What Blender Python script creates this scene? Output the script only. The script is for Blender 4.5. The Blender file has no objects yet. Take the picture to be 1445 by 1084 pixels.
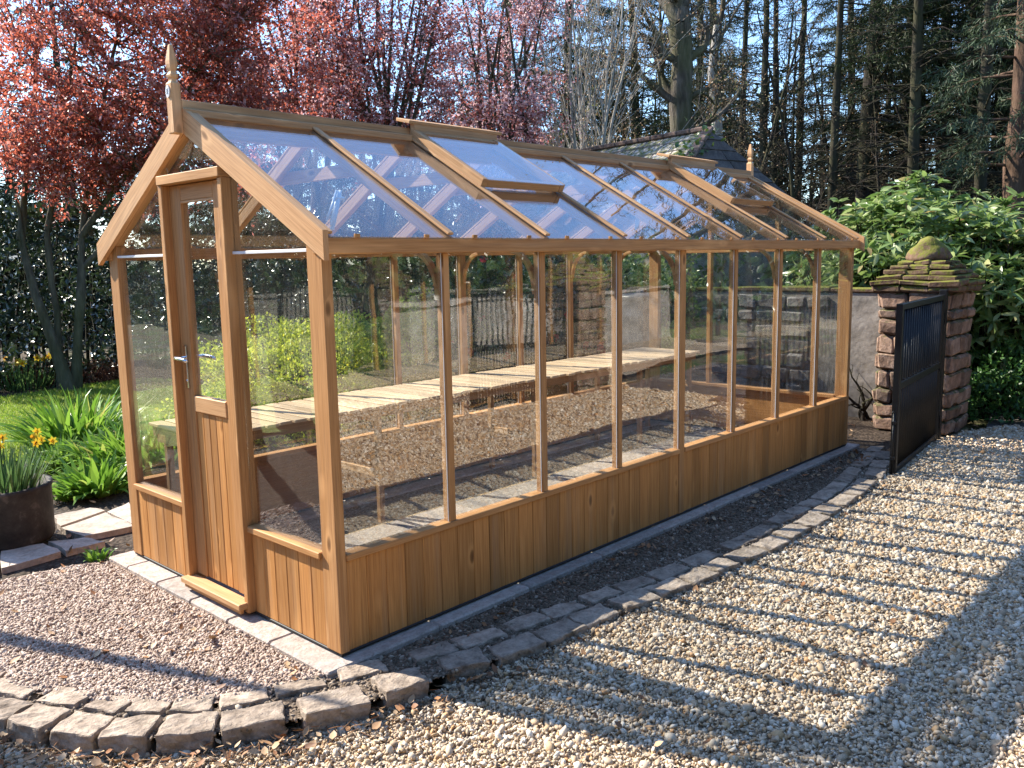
import bpy, bmesh, math, random
import numpy as np
from mathutils import Vector, Matrix

S = bpy.context.scene
COL = S.collection
PI = math.pi

# ------------------------------------------------------------------ camera
CAM = np.array([-1.88327, -2.72316, 1.55621])
YAW, PITCH, ROLL = 0.753432, -0.144162, -0.0189823
FPX = 1216.80 / 1445.0            # focal length over picture width


def cam_axes():
    f = np.array([math.cos(PITCH) * math.cos(YAW), math.cos(PITCH) * math.sin(YAW), math.sin(PITCH)])
    r = np.cross(f, [0, 0, 1]); r /= np.linalg.norm(r)
    u = np.cross(r, f)
    c, s = math.cos(ROLL), math.sin(ROLL)
    return f, c * r + s * u, -s * r + c * u


CF, CR, CU = cam_axes()
cam = bpy.data.cameras.new('camera')
cam.sensor_width = 36.0
cam.lens = 36.0 * FPX
cam.clip_start = 0.05
cam.clip_end = 2000
camo = bpy.data.objects.new('camera', cam)
COL.objects.link(camo)
m = Matrix.Identity(4)
for i in range(3):
    m[i][0] = CR[i]; m[i][1] = CU[i]; m[i][2] = -CF[i]; m[i][3] = CAM[i]
camo.matrix_world = m
S.camera = camo


def pos(u, D, z=0.0):
    """ground point at azimuth of photo column u (1445 wide) and distance D from where the photographer stood"""
    a = YAW - math.atan((u - 722.5) / 1216.8)
    return Vector((CAM[0] + D * math.cos(a), CAM[1] + D * math.sin(a), z))


def gp(u, v, z):
    d = CF * 1216.8 + CR * (u - 722.5) - CU * (v - 542.0)
    t = (z - CAM[2]) / d[2]
    p = CAM + t * d
    return Vector((p[0], p[1], z))


def in_view(P, margin=60):
    d = P - CAM
    z = d @ CF
    x = 722.5 + 1216.8 * (d @ CR) / np.maximum(z, 1e-3)
    y = 542 - 1216.8 * (d @ CU) / np.maximum(z, 1e-3)
    return (z > .1) & (x > -margin) & (x < 1445 + margin) & (y > -margin) & (y < 1084 + margin)


# ------------------------------------------------------------------ object helpers
def tag(o, label=None, cat=None, group=None, kind=None):
    if label: o['label'] = label
    if cat: o['category'] = cat
    if group: o['group'] = group
    if kind: o['kind'] = kind
    return o


def empty(name, loc, label, cat, group=None, rz=0.0):
    o = bpy.data.objects.new(name, None)
    o.empty_display_size = .1
    COL.objects.link(o)
    o.location = loc
    o.rotation_euler = (0, 0, rz)
    return tag(o, label, cat, group)


def link(name, me, mat, parent=None, world=True):
    """link a mesh whose coordinates are world coordinates (or local to the parent if world=False)"""
    o = bpy.data.objects.new(name, me)
    COL.objects.link(o)
    if mat is not None:
        for mm in (mat if isinstance(mat, (list, tuple)) else [mat]):
            me.materials.append(mm)
    if parent is not None:
        o.parent = parent
        if world:
            top = parent
            M = Matrix.Identity(4)
            chain = []
            while top is not None:
                chain.append(top); top = top.parent
            for t in reversed(chain):
                M = M @ t.matrix_parent_inverse @ t.matrix_basis
            o.matrix_parent_inverse = M.inverted()
    return o


def np_mesh(name, V, F, smooth=False):
    """fast mesh from an (N,3) array and an (M,k) array of faces"""
    me = bpy.data.meshes.new(name)
    V = np.asarray(V, dtype=np.float32); F = np.asarray(F, dtype=np.int32)
    n, k = F.shape
    me.vertices.add(len(V)); me.vertices.foreach_set('co', V.ravel())
    me.loops.add(n * k); me.loops.foreach_set('vertex_index', F.ravel())
    me.polygons.add(n)
    me.polygons.foreach_set('loop_start', np.arange(n, dtype=np.int32) * k)
    if smooth:
        me.polygons.foreach_set('use_smooth', np.ones(n, dtype=bool))
    me.update(calc_edges=True)
    return me


# chamfered box template
def _tmpl():
    corners = [(a, b, c) for a in (-1, 1) for b in (-1, 1) for c in (-1, 1)]
    idx = {(s, a): i * 3 + a for i, s in enumerate(corners) for a in range(3)}
    def P(s, a):
        return Vector([s[k] * (1.0 if k == a else .8) for k in range(3)])
    faces = []
    for a in range(3):
        b, c = (a + 1) % 3, (a + 2) % 3
        for sa in (-1, 1):
            ring = []
            for sb, sc in ((-1, -1), (1, -1), (1, 1), (-1, 1)):
                s = [0, 0, 0]; s[a] = sa; s[b] = sb; s[c] = sc
                ring.append((tuple(s), a))
            faces.append((ring, a))
    for c in range(3):
        a, b = (c + 1) % 3, (c + 2) % 3
        for sa in (-1, 1):
            for sb in (-1, 1):
                s = [0, 0, 0]; s[a] = sa; s[b] = sb
                s1 = list(s); s1[c] = -1; s2 = list(s); s2[c] = 1
                faces.append(([(tuple(s1), a), (tuple(s2), a), (tuple(s2), b), (tuple(s1), b)], a))
    for s in corners:
        faces.append(([(s, 0), (s, 1), (s, 2)], 0))
    out = []
    for ring, a in faces:
        pts = [P(*r) for r in ring]
        cen = sum(pts, Vector()) / len(pts)
        nrm = (pts[1] - pts[0]).cross(pts[2] - pts[0])
        if nrm.dot(cen) < 0: ring = ring[::-1]
        out.append(([idx[r] for r in ring], a))
    return corners, out


CORN, TFACES = _tmpl()
RNG = random.Random(7)


class MB:
    """collects boxes, prisms and tubes, with a UV map whose U runs along the grain"""
    def __init__(self):
        self.v = []; self.f = []; self.uv = []; self.smooth = []

    def obox(self, c, ax, h, ch=.0025):
        """box with centre c, unit axes ax (3 vectors), half sizes h"""
        c = Vector(c); base = len(self.v)
        ch = min(ch, min(h) * .45)
        loc = []
        for s in CORN:
            for a in range(3):
                p = [s[k] * (h[k] - (0 if k == a else ch)) for k in range(3)]
                loc.append(p)
                self.v.append(tuple(c + ax[0] * p[0] + ax[1] * p[1] + ax[2] * p[2]))
        L = max(range(3), key=lambda k: h[k])
        o1, o2 = RNG.uniform(0, 50), RNG.uniform(0, 50)
        oth = [k for k in range(3) if k != L]
        for idx, a in TFACES:
            self.f.append([base + i for i in idx])
            if a == L: ua, va = oth
            else: ua, va = L, [k for k in oth if k != a][0]
            self.uv.append([(loc[i][ua] + o1, loc[i][va] + o2 + a * .37) for i in idx])
            self.smooth.append(False)

    def box(self, lo, hi, ch=.0025):
        lo = Vector(lo); hi = Vector(hi)
        self.obox((lo + hi) / 2, (Vector((1, 0, 0)), Vector((0, 1, 0)), Vector((0, 0, 1))), list((hi - lo) / 2), ch)

    def beam(self, p0, p1, w, d, up=(0, 0, 1), ch=.0025):
        """beam from p0 to p1; d along up (made perpendicular), w across"""
        p0 = Vector(p0); p1 = Vector(p1)
        a = (p1 - p0); L = a.length; a.normalize()
        u = Vector(up); u = (u - a * u.dot(a)).normalized()
        s = a.cross(u)
        self.obox((p0 + p1) / 2, (a, s, u), (L / 2, w / 2, d / 2), ch)

    def poly(self, pts, faces, smooth=False, uvs=None):
        base = len(self.v)
        self.v += [tuple(p) for p in pts]
        for f in faces:
            self.f.append([base + i for i in f])
            self.uv.append([((pts[i][0] + pts[i][1]) , pts[i][2]) for i in f] if uvs is None else [uvs[i] for i in f])
            self.smooth.append(smooth)

    def prism(self, outline, off, smooth=False):
        """outline: list of 3D points (planar), extruded by vector off"""
        n = len(outline); off = Vector(off)
        a = [Vector(p) for p in outline]; b = [p + off for p in a]
        nrm = (a[1] - a[0]).cross(a[2] - a[1])
        fs = [list(range(n))[::-1], [n + i for i in range(n)]] + [[i, (i + 1) % n, n + (i + 1) % n, n + i] for i in range(n)]
        if nrm.dot(off) < 0: fs = [f[::-1] for f in fs]
        self.poly(a + b, fs, smooth)

    def tube(self, pts, rad, n=8, cap=True, smooth=True):
        pts = [Vector(p) for p in pts]
        if not isinstance(rad, (list, tuple)): rad = [rad] * len(pts)
        V = []; ref = None; U = []
        acc = RNG.uniform(0, 20)
        for i, p in enumerate(pts):
            t = (pts[min(i + 1, len(pts) - 1)] - pts[max(i - 1, 0)])
            if t.length < 1e-9: t = Vector((0, 0, 1))
            t.normalize()
            if ref is None:
                ref = Vector((1, 0, 0)) if abs(t.x) < .8 else Vector((0, 1, 0))
            ref = (ref - t * ref.dot(t)).normalized()
            bi = t.cross(ref)
            if i: acc += (p - pts[i - 1]).length
            for k in range(n):
                a = 2 * PI * k / n
                V.append(p + (ref * math.cos(a) + bi * math.sin(a)) * rad[i]); U.append((acc, k / n * 2 * PI * rad[0]))
        fs = []
        for i in range(len(pts) - 1):
            for k in range(n):
                fs.append([i * n + k, i * n + (k + 1) % n, (i + 1) * n + (k + 1) % n, (i + 1) * n + k])
        if cap:
            fs.append(list(range(n))[::-1]); fs.append([(len(pts) - 1) * n + k for k in range(n)])
        self.poly(V, fs, smooth, U)

    def lathe(self, c, prof, n=24, smooth=True):
        """prof: (r, z) list from bottom to top, axis vertical at c"""
        V = []; U = []
        for r, z in prof:
            for k in range(n):
                a = 2 * PI * k / n
                V.append(Vector((c[0] + r * math.cos(a), c[1] + r * math.sin(a), c[2] + z))); U.append((z * 1.0, a * .3))
        fs = []
        for i in range(len(prof) - 1):
            for k in range(n):
                fs.append([i * n + k, i * n + (k + 1) % n, (i + 1) * n + (k + 1) % n, (i + 1) * n + k])
        fs.append(list(range(n))[::-1]); fs.append([(len(prof) - 1) * n + k for k in range(n)])
        self.poly(V, fs, smooth, U)

    def build(self, name, mat, parent=None, world=True):
        me = bpy.data.meshes.new(name)
        me.from_pydata(self.v, [], self.f)
        uvl = me.uv_layers.new(name='UVMap')
        flat = []
        for u in self.uv:
            for a in u: flat += [a[0], a[1]]
        uvl.data.foreach_set('uv', flat)
        me.polygons.foreach_set('use_smooth', self.smooth)
        me.update()
        return link(name, me, mat, parent, world)


def cp(o, parent=None, dloc=None):
    """copy of a thing with its parts and sub-parts"""
    c = o.copy(); COL.objects.link(c)
    if parent is not None:
        inv = o.matrix_parent_inverse.copy()
        c.parent = parent; c.matrix_parent_inverse = inv
    for ch in [k for k in bpy.data.objects if k.parent == o]:
        cp(ch, c)
    return c


# ------------------------------------------------------------------ material helpers
class NT:
    def __init__(self, name):
        self.mat = bpy.data.materials.new(name)
        self.mat.use_nodes = True
        self.t = self.mat.node_tree
        self.t.nodes.clear()
        self.out = self.t.nodes.new('ShaderNodeOutputMaterial')

    def n(self, kind, **kw):
        nd = self.t.nodes.new(kind)
        for k, v in kw.items():
            if k.startswith('i_'):
                key = k[2:]
                key = int(key) if key.isdigit() else key.replace('_', ' ')
                nd.inputs[key].default_value = v
            else:
                setattr(nd, k, v)
        return nd

    def l(self, a, b): self.t.links.new(a, b)

    def ramp(self, fac, stops, interp='LINEAR'):
        r = self.n('ShaderNodeValToRGB')
        r.color_ramp.interpolation = interp
        e = r.color_ramp.elements
        while len(e) < len(stops): e.new(.5)
        for el, (p, c) in zip(e, stops):
            el.position = p; el.color = (*c, 1) if len(c) == 3 else c
        self.l(fac, r.inputs[0])
        return r.outputs[0]

    def mix(self, a, b, fac, mode='MIX'):
        x = self.n('ShaderNodeMix', data_type='RGBA', blend_type=mode)
        for s, v in ((6, a), (7, b)):
            if isinstance(v, tuple): x.inputs[s].default_value = (*v, 1)
            else: self.l(v, x.inputs[s])
        if isinstance(fac, (int, float)): x.inputs[0].default_value = fac
        else: self.l(fac, x.inputs[0])
        return x.outputs[2]

    def math(self, op, a, b=None, c=None, clamp=False):
        x = self.n('ShaderNodeMath', operation=op, use_clamp=clamp)
        for i, v in enumerate((a, b, c)):
            if v is None: continue
            if isinstance(v, (int, float)): x.inputs[i].default_value = v
            else: self.l(v, x.inputs[i])
        return x.outputs[0]

    def mapping(self, src, scale=(1, 1, 1), loc=(0, 0, 0)):
        mp = self.n('ShaderNodeMapping')
        mp.inputs['Scale'].default_value = scale
        mp.inputs['Location'].default_value = loc
        self.l(src, mp.inputs[0])
        return mp.outputs[0]

    def noise(self, vec, scale=5, detail=4, rough=.55, out=0):
        x = self.n('ShaderNodeTexNoise')
        x.inputs['Scale'].default_value = scale
        x.inputs['Detail'].default_value = detail
        x.inputs['Roughness'].default_value = rough
        if vec is not None: self.l(vec, x.inputs['Vector'])
        return x.outputs[out]

    def bump(self, h, strength=.3, dist=.01, normal=None):
        b = self.n('ShaderNodeBump')
        b.inputs['Strength'].default_value = strength
        b.inputs['Distance'].default_value = dist
        self.l(h, b.inputs['Height'])
        if normal is not None: self.l(normal, b.inputs['Normal'])
        return b.outputs[0]

    def principled(self, color, rough=.6, normal=None, metal=0.0, spec=.5, coat=0.0):
        p = self.n('ShaderNodeBsdfPrincipled')
        if isinstance(color, tuple): p.inputs['Base Color'].default_value = (*color, 1)
        else: self.l(color, p.inputs['Base Color'])
        if isinstance(rough, (int, float)): p.inputs['Roughness'].default_value = rough
        else: self.l(rough, p.inputs['Roughness'])
        p.inputs['Metallic'].default_value = metal
        p.inputs['Specular IOR Level'].default_value = spec
        p.inputs['Coat Weight'].default_value = coat
        if normal is not None: self.l(normal, p.inputs['Normal'])
        return p.outputs[0]

    def done(self, sh):
        self.l(sh, self.out.inputs[0])
        return self.mat

    def island(self):
        return self.n('ShaderNodeNewGeometry').outputs['Random Per Island']

    def obj(self):
        return self.n('ShaderNodeTexCoord').outputs['Object']

    def world(self):
        return self.n('ShaderNodeNewGeometry').outputs['Position']


def wood_mat(name, dark, mid, light, rough=.62, var=.55, knots=True):
    t = NT(name)
    uv = t.n('ShaderNodeTexCoord').outputs['UV']
    isl = t.island()
    warp = t.noise(t.mapping(uv, (2.2, 9, 1)), 1.0, 3, .5)
    add = t.n('ShaderNodeVectorMath', operation='MULTIPLY_ADD')
    t.l(t.noise(t.mapping(uv, (1.3, 5, 1)), 1.0, 2, .5, out=1), add.inputs[0])
    add.inputs[1].default_value = (0, .03, 0)
    t.l(uv, add.inputs[2])
    g = t.noise(t.mapping(add.outputs[0], (2.0, 95, 1)), 1.0, 4, .6)
    g2 = t.noise(t.mapping(add.outputs[0], (6.0, 330, 1)), 1.0, 2, .6)
    base = t.ramp(g, [(.28, dark), (.5, mid), (.74, light)])
    base = t.mix(base, t.ramp(g2, [(.3, tuple(c * .62 for c in mid)), (.65, tuple(min(1, c * 1.12) for c in light))]), .35)
    # board to board
    vr = t.ramp(isl, [(0, (1 - var * .55,) * 3), (.5, (1, 1, 1)), (1, (1 + var * .2, 1 + var * .13, 1 + var * .05))])
    base = t.mix(base, vr, 1.0, 'MULTIPLY')
    base = t.mix(base, t.ramp(warp, [(.3, (.75, .68, .6)), (.6, (1, 1, 1))]), .45, 'MULTIPLY')
    if knots:
        v = t.n('ShaderNodeTexVoronoi', feature='F1')
        v.inputs['Scale'].default_value = 1.0
        t.l(t.mapping(add.outputs[0], (4.6, 10.5, 1)), v.inputs['Vector'])
        k = t.ramp(v.outputs['Distance'], [(.06, (1, 1, 1)), (.11, (.75,) * 3), (.17, (0, 0, 0))])
        pick = t.math('GREATER_THAN', t.n_sep(v.outputs['Color']), .70)
        kk = t.math('MULTIPLY', k, pick)
        base = t.mix(base, tuple(c * .42 for c in dark), t.math('MULTIPLY', kk, .85))
    bm = t.bump(g, .25, .002)
    if knots:
        halo = t.math('MULTIPLY', t.ramp(v.outputs['Distance'], [(.14, (0,) * 3), (.2, (1,) * 3), (.36, (0,) * 3)]), pick)
        base = t.mix(base, tuple(min(1, c * 1.12) for c in light), t.math('MULTIPLY', halo, .45))
    # weather streaks and a few greyed patches
    ws = t.noise(t.mapping(uv, (.55, 14, 1), (3, 1, 0)), 1.0, 4, .65)
    base = t.mix(base, t.mix(base, (.30, .235, .17), .55), t.math('MULTIPLY', t.ramp(ws, [(.52, (0,) * 3), (.72, (1,) * 3)]), .55))
    pale = t.noise(t.mapping(add.outputs[0], (1.1, 6, 1), (7, 3, 0)), 1.0, 3, .55)
    base = t.mix(base, tuple(min(1, c * 1.25) for c in light), t.math('MULTIPLY', t.ramp(pale, [(.56, (0,) * 3), (.70, (1,) * 3)]), .5))
    r = t.math('MULTIPLY_ADD', g, .2, rough - .1)
    return t.done(t.principled(base, r, bm, spec=.22))


def _sep(self, col):
    s = self.n('ShaderNodeSeparateColor')
    self.l(col, s.inputs[0])
    return s.outputs[0]


NT.n_sep = _sep

M = {}
M['wood'] = wood_mat('cedar_wood', (.30, .128, .042), (.49, .238, .085), (.63, .35, .15))
M['wood_board'] = wood_mat('cedar_boards', (.28, .112, .03), (.465, .212, .064), (.61, .315, .112), var=.5)
M['wood_roof'] = wood_mat('cedar_roof', (.36, .18, .075), (.55, .30, .135), (.69, .43, .22))
M['slat'] = wood_mat('pale_slats', (.46, .30, .16), (.64, .46, .28), (.74, .57, .38), var=.5, knots=True)
M['slat_frame'] = wood_mat('bench_frame_wood', (.25, .13, .055), (.38, .21, .095), (.48, .29, .14))


def glass_mat(name, tint=(.965, .975, .965), wav=1.0, haze=.010, refl=.095):
    t = NT(name)
    lw = t.n('ShaderNodeLayerWeight'); lw.inputs['Blend'].default_value = .5
    f5 = t.math('POWER', lw.outputs['Facing'], 5.0)
    R = t.math('MULTIPLY_ADD', f5, .94, refl, clamp=True)
    w = t.world()
    n1 = t.noise(t.mapping(w, (3.5, 3.5, 16)), 1.0, 2, .5)
    n2 = t.noise(t.mapping(w, (1.6, 1.6, 2.2)), 1.0, 1, .5)
    b = t.bump(n2, .5 * wav, .006, t.bump(n1, .5 * wav, .0003))
    gl = t.n('ShaderNodeBsdfGlossy'); gl.inputs['Roughness'].default_value = 0.0
    gl.inputs['Color'].default_value = (.97, .98, 1, 1)
    t.l(b, gl.inputs['Normal'])
    tr = t.n('ShaderNodeBsdfTransparent'); tr.inputs['Color'].default_value = (*tint, 1)
    # film of dust
    d = t.n('ShaderNodeBsdfDiffuse'); d.inputs['Color'].default_value = (.62, .63, .62, 1)
    dn = t.noise(t.mapping(w, (9, 9, 1.6)), 1.0, 4, .65)
    dm = t.math('MULTIPLY', t.ramp(dn, [(.35, (.35,) * 3), (.75, (1.9,) * 3)]), haze)
    m0 = t.n('ShaderNodeMixShader'); t.l(dm, m0.inputs[0]); t.l(tr.outputs[0], m0.inputs[1]); t.l(d.outputs[0], m0.inputs[2])
    m1 = t.n('ShaderNodeMixShader'); t.l(R, m1.inputs[0]); t.l(m0.outputs[0], m1.inputs[1]); t.l(gl.outputs[0], m1.inputs[2])
    return t.done(m1.outputs[0])


M['glass'] = glass_mat('wall_glass')
M['glass_roof'] = glass_mat('roof_glass', (.95, .965, .98), .5, .008, .042)


def simple(name, col, rough=.5, metal=0.0, spec=.5, bump=0.0, bscale=60, var=.15, vscale=8):
    t = NT(name)
    w = t.obj()
    n = t.noise(t.mapping(w, (1, 1, 1)), vscale, 5, .6)
    c = t.mix(tuple(x * (1 - var) for x in col), tuple(min(1, x * (1 + var)) for x in col), n)
    nb = t.bump(t.noise(w, bscale, 4, .6), bump, .01) if bump else None
    return t.done(t.principled(c, rough, nb, metal, spec))


M['seal'] = simple('white_glazing_strip', (.72, .73, .75), .35)
M['dpc'] = simple('black_damp_strip', (.012, .012, .013), .6)
M['chrome'] = simple('chrome', (.75, .75, .76), .12, metal=1.0, var=.03)
M['badge'] = simple('white_badge', (.72, .74, .74), .3)
M['badge_ink'] = simple('badge_ink', (.16, .19, .21), .5)
M['iron'] = simple('black_iron_paint', (.008, .008, .009), .42, spec=.3, bump=.15, bscale=90)
M['plastic_white'] = simple('white_plastic', (.70, .76, .76), .3)
M['water_butt'] = simple('dark_grey_plastic', (.05, .056, .06), .42)


def stone_mat(name, c1, c2, c3, scale=1.0, moss=0.0, mosscol=(.10, .115, .02), bump=.6, perobj=.25, up=True):
    t = NT(name)
    w = t.world()
    n = t.noise(w, 9 * scale, 6, .62)
    n2 = t.noise(w, 42 * scale, 4, .6)
    c = t.ramp(n, [(.3, c1), (.5, c2), (.72, c3)])
    c = t.mix(c, t.ramp(n2, [(.3, (.55,) * 3), (.6, (1.1,) * 3)]), .55, 'MULTIPLY')
    rnd = t.n('ShaderNodeObjectInfo').outputs['Random']
    isl = t.island()
    c = t.mix(c, t.ramp(rnd, [(0, (1 - perobj,) * 3), (1, (1 + perobj * .6,) * 3)]), 1.0, 'MULTIPLY')
    c = t.mix(c, t.ramp(isl, [(0, (1 - perobj, 1 - perobj, 1 - perobj)), (.5, (1.05, .98, .94)), (1, (1 + perobj * .5,) * 3)]), 1.0, 'MULTIPLY')
    if moss:
        mn = t.noise(w, 14, 5, .7)
        fac = mn
        if up:
            nz = t.n('ShaderNodeSeparateXYZ')
            t.l(t.n('ShaderNodeNewGeometry').outputs['Normal'], nz.inputs[0])
            fac = t.math('MULTIPLY_ADD', nz.outputs[2], .22, mn)
        mf = t.ramp(fac, [(.62 - moss * .22, (0, 0, 0)), (.74 - moss * .2, (1, 1, 1))])
        mc = t.mix(tuple(x * .55 for x in mosscol), tuple(min(1, x * 1.5) for x in mosscol), n2)
        c = t.mix(c, mc, mf)
    b = t.bump(n2, bump, .008, t.bump(n, bump, .02))
    return t.done(t.principled(c, .85, b, spec=.25))


M['sett'] = stone_mat('granite_sett', (.15, .12, .092), (.32, .27, .215), (.45, .39, .32), 1.7, moss=.10, mosscol=(.12, .10, .065), up=False)
M['flag'] = stone_mat('flagstone', (.33, .285, .235), (.46, .405, .345), (.56, .51, .45), 1.1)
M['concrete'] = stone_mat('concrete_kerb', (.33, .285, .25), (.43, .38, .34), (.52, .47, .43), 2.2, bump=.5)
M['pillar'] = stone_mat('red_sandstone', (.11, .07, .05), (.20, .135, .10), (.31, .225, .18), 1.0, moss=.05, mosscol=(.08, .08, .03), perobj=.5)
M['pillarcap'] = stone_mat('mossy_sandstone', (.10, .06, .04), (.17, .11, .075), (.24, .165, .12), .9, moss=.5, mosscol=(.13, .13, .02))
M['mortar'] = stone_mat('old_mortar', (.10, .085, .07), (.16, .14, .12), (.22, .2, .175), 1.5)
M['render'] = stone_mat('grey_lime_render', (.20, .185, .165), (.34, .32, .29), (.46, .44, .41), .55, moss=.14, mosscol=(.16, .14, .11), bump=.45)
M['rubble'] = stone_mat('grey_rubble', (.12, .11, .10), (.25, .235, .22), (.42, .40, .37), 1.0, perobj=.45)
M['slab_roof'] = stone_mat('stone_slab_roof', (.30, .275, .25), (.42, .39, .36), (.55, .52, .48), .7, moss=.04, mosscol=(.10, .11, .03))
M['ridge_tile'] = stone_mat('brown_ridge', (.13, .085, .065), (.20, .14, .11), (.26, .19, .15), 1.0)
M['slate'] = stone_mat('dark_slate', (.05, .043, .04), (.085, .073, .068), (.125, .11, .10), 1.0)
M['path_slab'] = stone_mat('dark_path', (.07, .065, .06), (.11, .105, .10), (.16, .15, .145), 1.0)


def ground_mat(name, cols, scale, bump=.5, big=None):
    """loose stony or earthy surface: cells of several colours"""
    t = NT(name)
    w = t.world()
    v = t.n('ShaderNodeTexVoronoi', feature='F1'); v.inputs['Scale'].default_value = scale
    t.l(w, v.inputs['Vector'])
    c = t.ramp(t.n_sep(v.outputs['Color']), [(i / (len(cols) - 1), cc) for i, cc in enumerate(cols)])
    c = t.mix(c, t.ramp(v.outputs['Distance'], [(.25, (1, 1, 1)), (.75, (.45, .42, .4))]), .8, 'MULTIPLY')
    if big:
        n = t.noise(w, .9, 5, .6)
        c = t.mix(c, big, t.ramp(n, [(.45, (0, 0, 0)), (.62, (1, 1, 1))]))
    b = t.bump(v.outputs['Distance'], bump, -.02)
    b = t.bump(t.noise(w, scale * .35, 4, .6), .5, .02, b)
    return t.done(t.principled(c, .9, b, spec=.2))


M['gravel_bed'] = ground_mat('gravel_bed', [(.22, .165, .11), (.42, .33, .23), (.55, .45, .33), (.32, .24, .16), (.66, .58, .46)], 62)
M['fine_bed'] = ground_mat('fine_gravel_bed', [(.19, .135, .10), (.30, .22, .17), (.38, .29, .23), (.26, .19, .15)], 95)
M['soil'] = ground_mat('soil', [(.028, .02, .014), (.055, .04, .028), (.085, .062, .045), (.045, .033, .024), (.12, .09, .065)], 45)
M['strip'] = ground_mat('gritty_soil', [(.08, .058, .04), (.16, .12, .084), (.24, .185, .135), (.12, .09, .062), (.30, .24, .18)], 80)
M['litter'] = ground_mat('woodland_floor', [(.05, .035, .022), (.09, .065, .04), (.12, .085, .055), (.065, .06, .03)], 14, big=(.05, .07, .02))
M['inside_floor'] = ground_mat('greenhouse_floor', [(.19, .135, .08), (.35, .26, .16), (.45, .345, .225), (.26, .19, .115)], 75)
M['lawn_base'] = ground_mat('lawn_base', [(.12, .18, .02), (.18, .25, .03), (.22, .28, .04)], 40, .3)


def chip_mat(name, stops, rough=.7):
    t = NT(name)
    isl = t.island()
    c = t.ramp(isl, stops)
    n = t.noise(t.world(), 170, 3, .6)
    c = t.mix(c, t.ramp(n, [(.3, (.72,) * 3), (.65, (1.08,) * 3)]), .6, 'MULTIPLY')
    return t.done(t.principled(c, rough, None, spec=.3))


M['gravel'] = chip_mat('gravel_stones', [(0, (.26, .18, .11)), (.15, (.48, .375, .255)), (.33, (.61, .50, .365)), (.46, (.46, .30, .16)), (.6, (.55, .445, .32)), (.76, (.74, .65, .52)), (.86, (.30, .235, .175)), (.94, (.50, .34, .18)), (1, (.50, .27, .12))])
M['fine_gravel'] = chip_mat('fine_gravel_stones', [(0, (.24, .165, .12)), (.3, (.41, .305, .235)), (.6, (.52, .405, .32)), (.8, (.33, .24, .185)), (1, (.64, .54, .45))])
M['strip_crumb'] = chip_mat('soil_grit', [(0, (.07, .05, .034)), (.4, (.15, .112, .078)), (.7, (.22, .17, .122)), (.9, (.32, .26, .2)), (1, (.46, .39, .31))], .85)
M['dead_leaf'] = chip_mat('dead_leaves', [(0, (.16, .07, .03)), (.35, (.30, .13, .05)), (.6, (.38, .22, .11)), (1, (.46, .33, .2))], .6)


def leaf_mat(name, stops, rough=.4, trans=.35, spec=.5, tcol=None):
    t = NT(name)
    isl = t.island()
    c = t.ramp(isl, stops)
    p = t.principled(c, rough, None, spec=spec)
    tl = t.n('ShaderNodeBsdfTranslucent')
    if tcol is None: t.l(t.mix(c, (1.0, 1.0, .55), .0), tl.inputs[0])
    else: t.l(t.mix(c, tcol, .55), tl.inputs[0])
    mx = t.n('ShaderNodeMixShader'); mx.inputs[0].default_value = trans
    t.l(p, mx.inputs[1]); t.l(tl.outputs[0], mx.inputs[2])
    return t.done(mx.outputs[0])


M['laurel'] = leaf_mat('laurel_leaves', [(0, (.014, .026, .012)), (.6, (.035, .06, .024)), (1, (.06, .095, .035))], .28, .2, 1.0)
M['rhodo'] = leaf_mat('rhododendron_leaves', [(0, (.07, .13, .03)), (.5, (.17, .265, .065)), (.8, (.27, .35, .12)), (.95, (.40, .46, .21)), (1, (.34, .24, .10))], .36, .42, .7)
M['camellia'] = leaf_mat('camellia_leaves', [(0, (.014, .03, .012)), (.6, (.03, .06, .02)), (1, (.06, .10, .03))], .25, .15, .6)
M['red_petal'] = leaf_mat('red_petals', [(0, (.45, .01, .02)), (1, (.62, .03, .04))], .5, .3)
M['plum'] = leaf_mat('plum_leaves', [(0, (.05, .022, .018)), (.25, (.14, .042, .034)), (.45, (.27, .07, .05)), (.6, (.43, .125, .07)), (.7, (.36, .16, .14)), (.85, (.60, .43, .43)), (.92, (.10, .05, .035)), (1, (.20, .07, .05))], .38, .5, .5, tcol=(.80, .20, .12))  # pale pink stop paints whitish glints on the leaves, and blossom, into the colour
M['green_bud'] = leaf_mat('green_buds', [(0, (.16, .16, .03)), (1, (.36, .34, .07))], .45, .45)
M['plum_pink'] = leaf_mat('plum_blossom', [(0, (.22, .06, .05)), (.25, (.40, .12, .09)), (.4, (.58, .34, .36)), (.8, (.72, .52, .55)), (1, (.34, .13, .11))], .45, .5, .4)
M['bud'] = leaf_mat('buds', [(0, (.22, .13, .07)), (.5, (.36, .22, .13)), (1, (.20, .22, .07))], .5, .35)
M['conifer'] = leaf_mat('conifer_needles', [(0, (.010, .018, .006)), (.6, (.024, .042, .012)), (1, (.05, .078, .02))], .55, .15, .3)
M['pine'] = leaf_mat('pine_needles', [(0, (.03, .05, .025)), (.6, (.06, .09, .045)), (1, (.10, .14, .07))], .5, .2, .3)
M['yew'] = leaf_mat('yew_foliage', [(0, (.014, .028, .014)), (.6, (.028, .052, .022)), (1, (.055, .085, .035))], .5, .2, .35)
M['yellow_leaf'] = leaf_mat('yellow_green_leaves', [(0, (.28, .36, .04)), (.5, (.48, .56, .06)), (.85, (.62, .66, .08)), (1, (.78, .70, .06))], .45, .5, .4)
M['lime'] = leaf_mat('lime_leaves', [(0, (.14, .24, .03)), (.6, (.30, .42, .05)), (1, (.50, .56, .08))], .45, .5)
M['lush'] = leaf_mat('lush_leaves', [(0, (.08, .17, .02)), (.5, (.16, .31, .035)), (.93, (.27, .42, .06)), (1, (.42, .36, .12))], .36, .4, .5)
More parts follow.
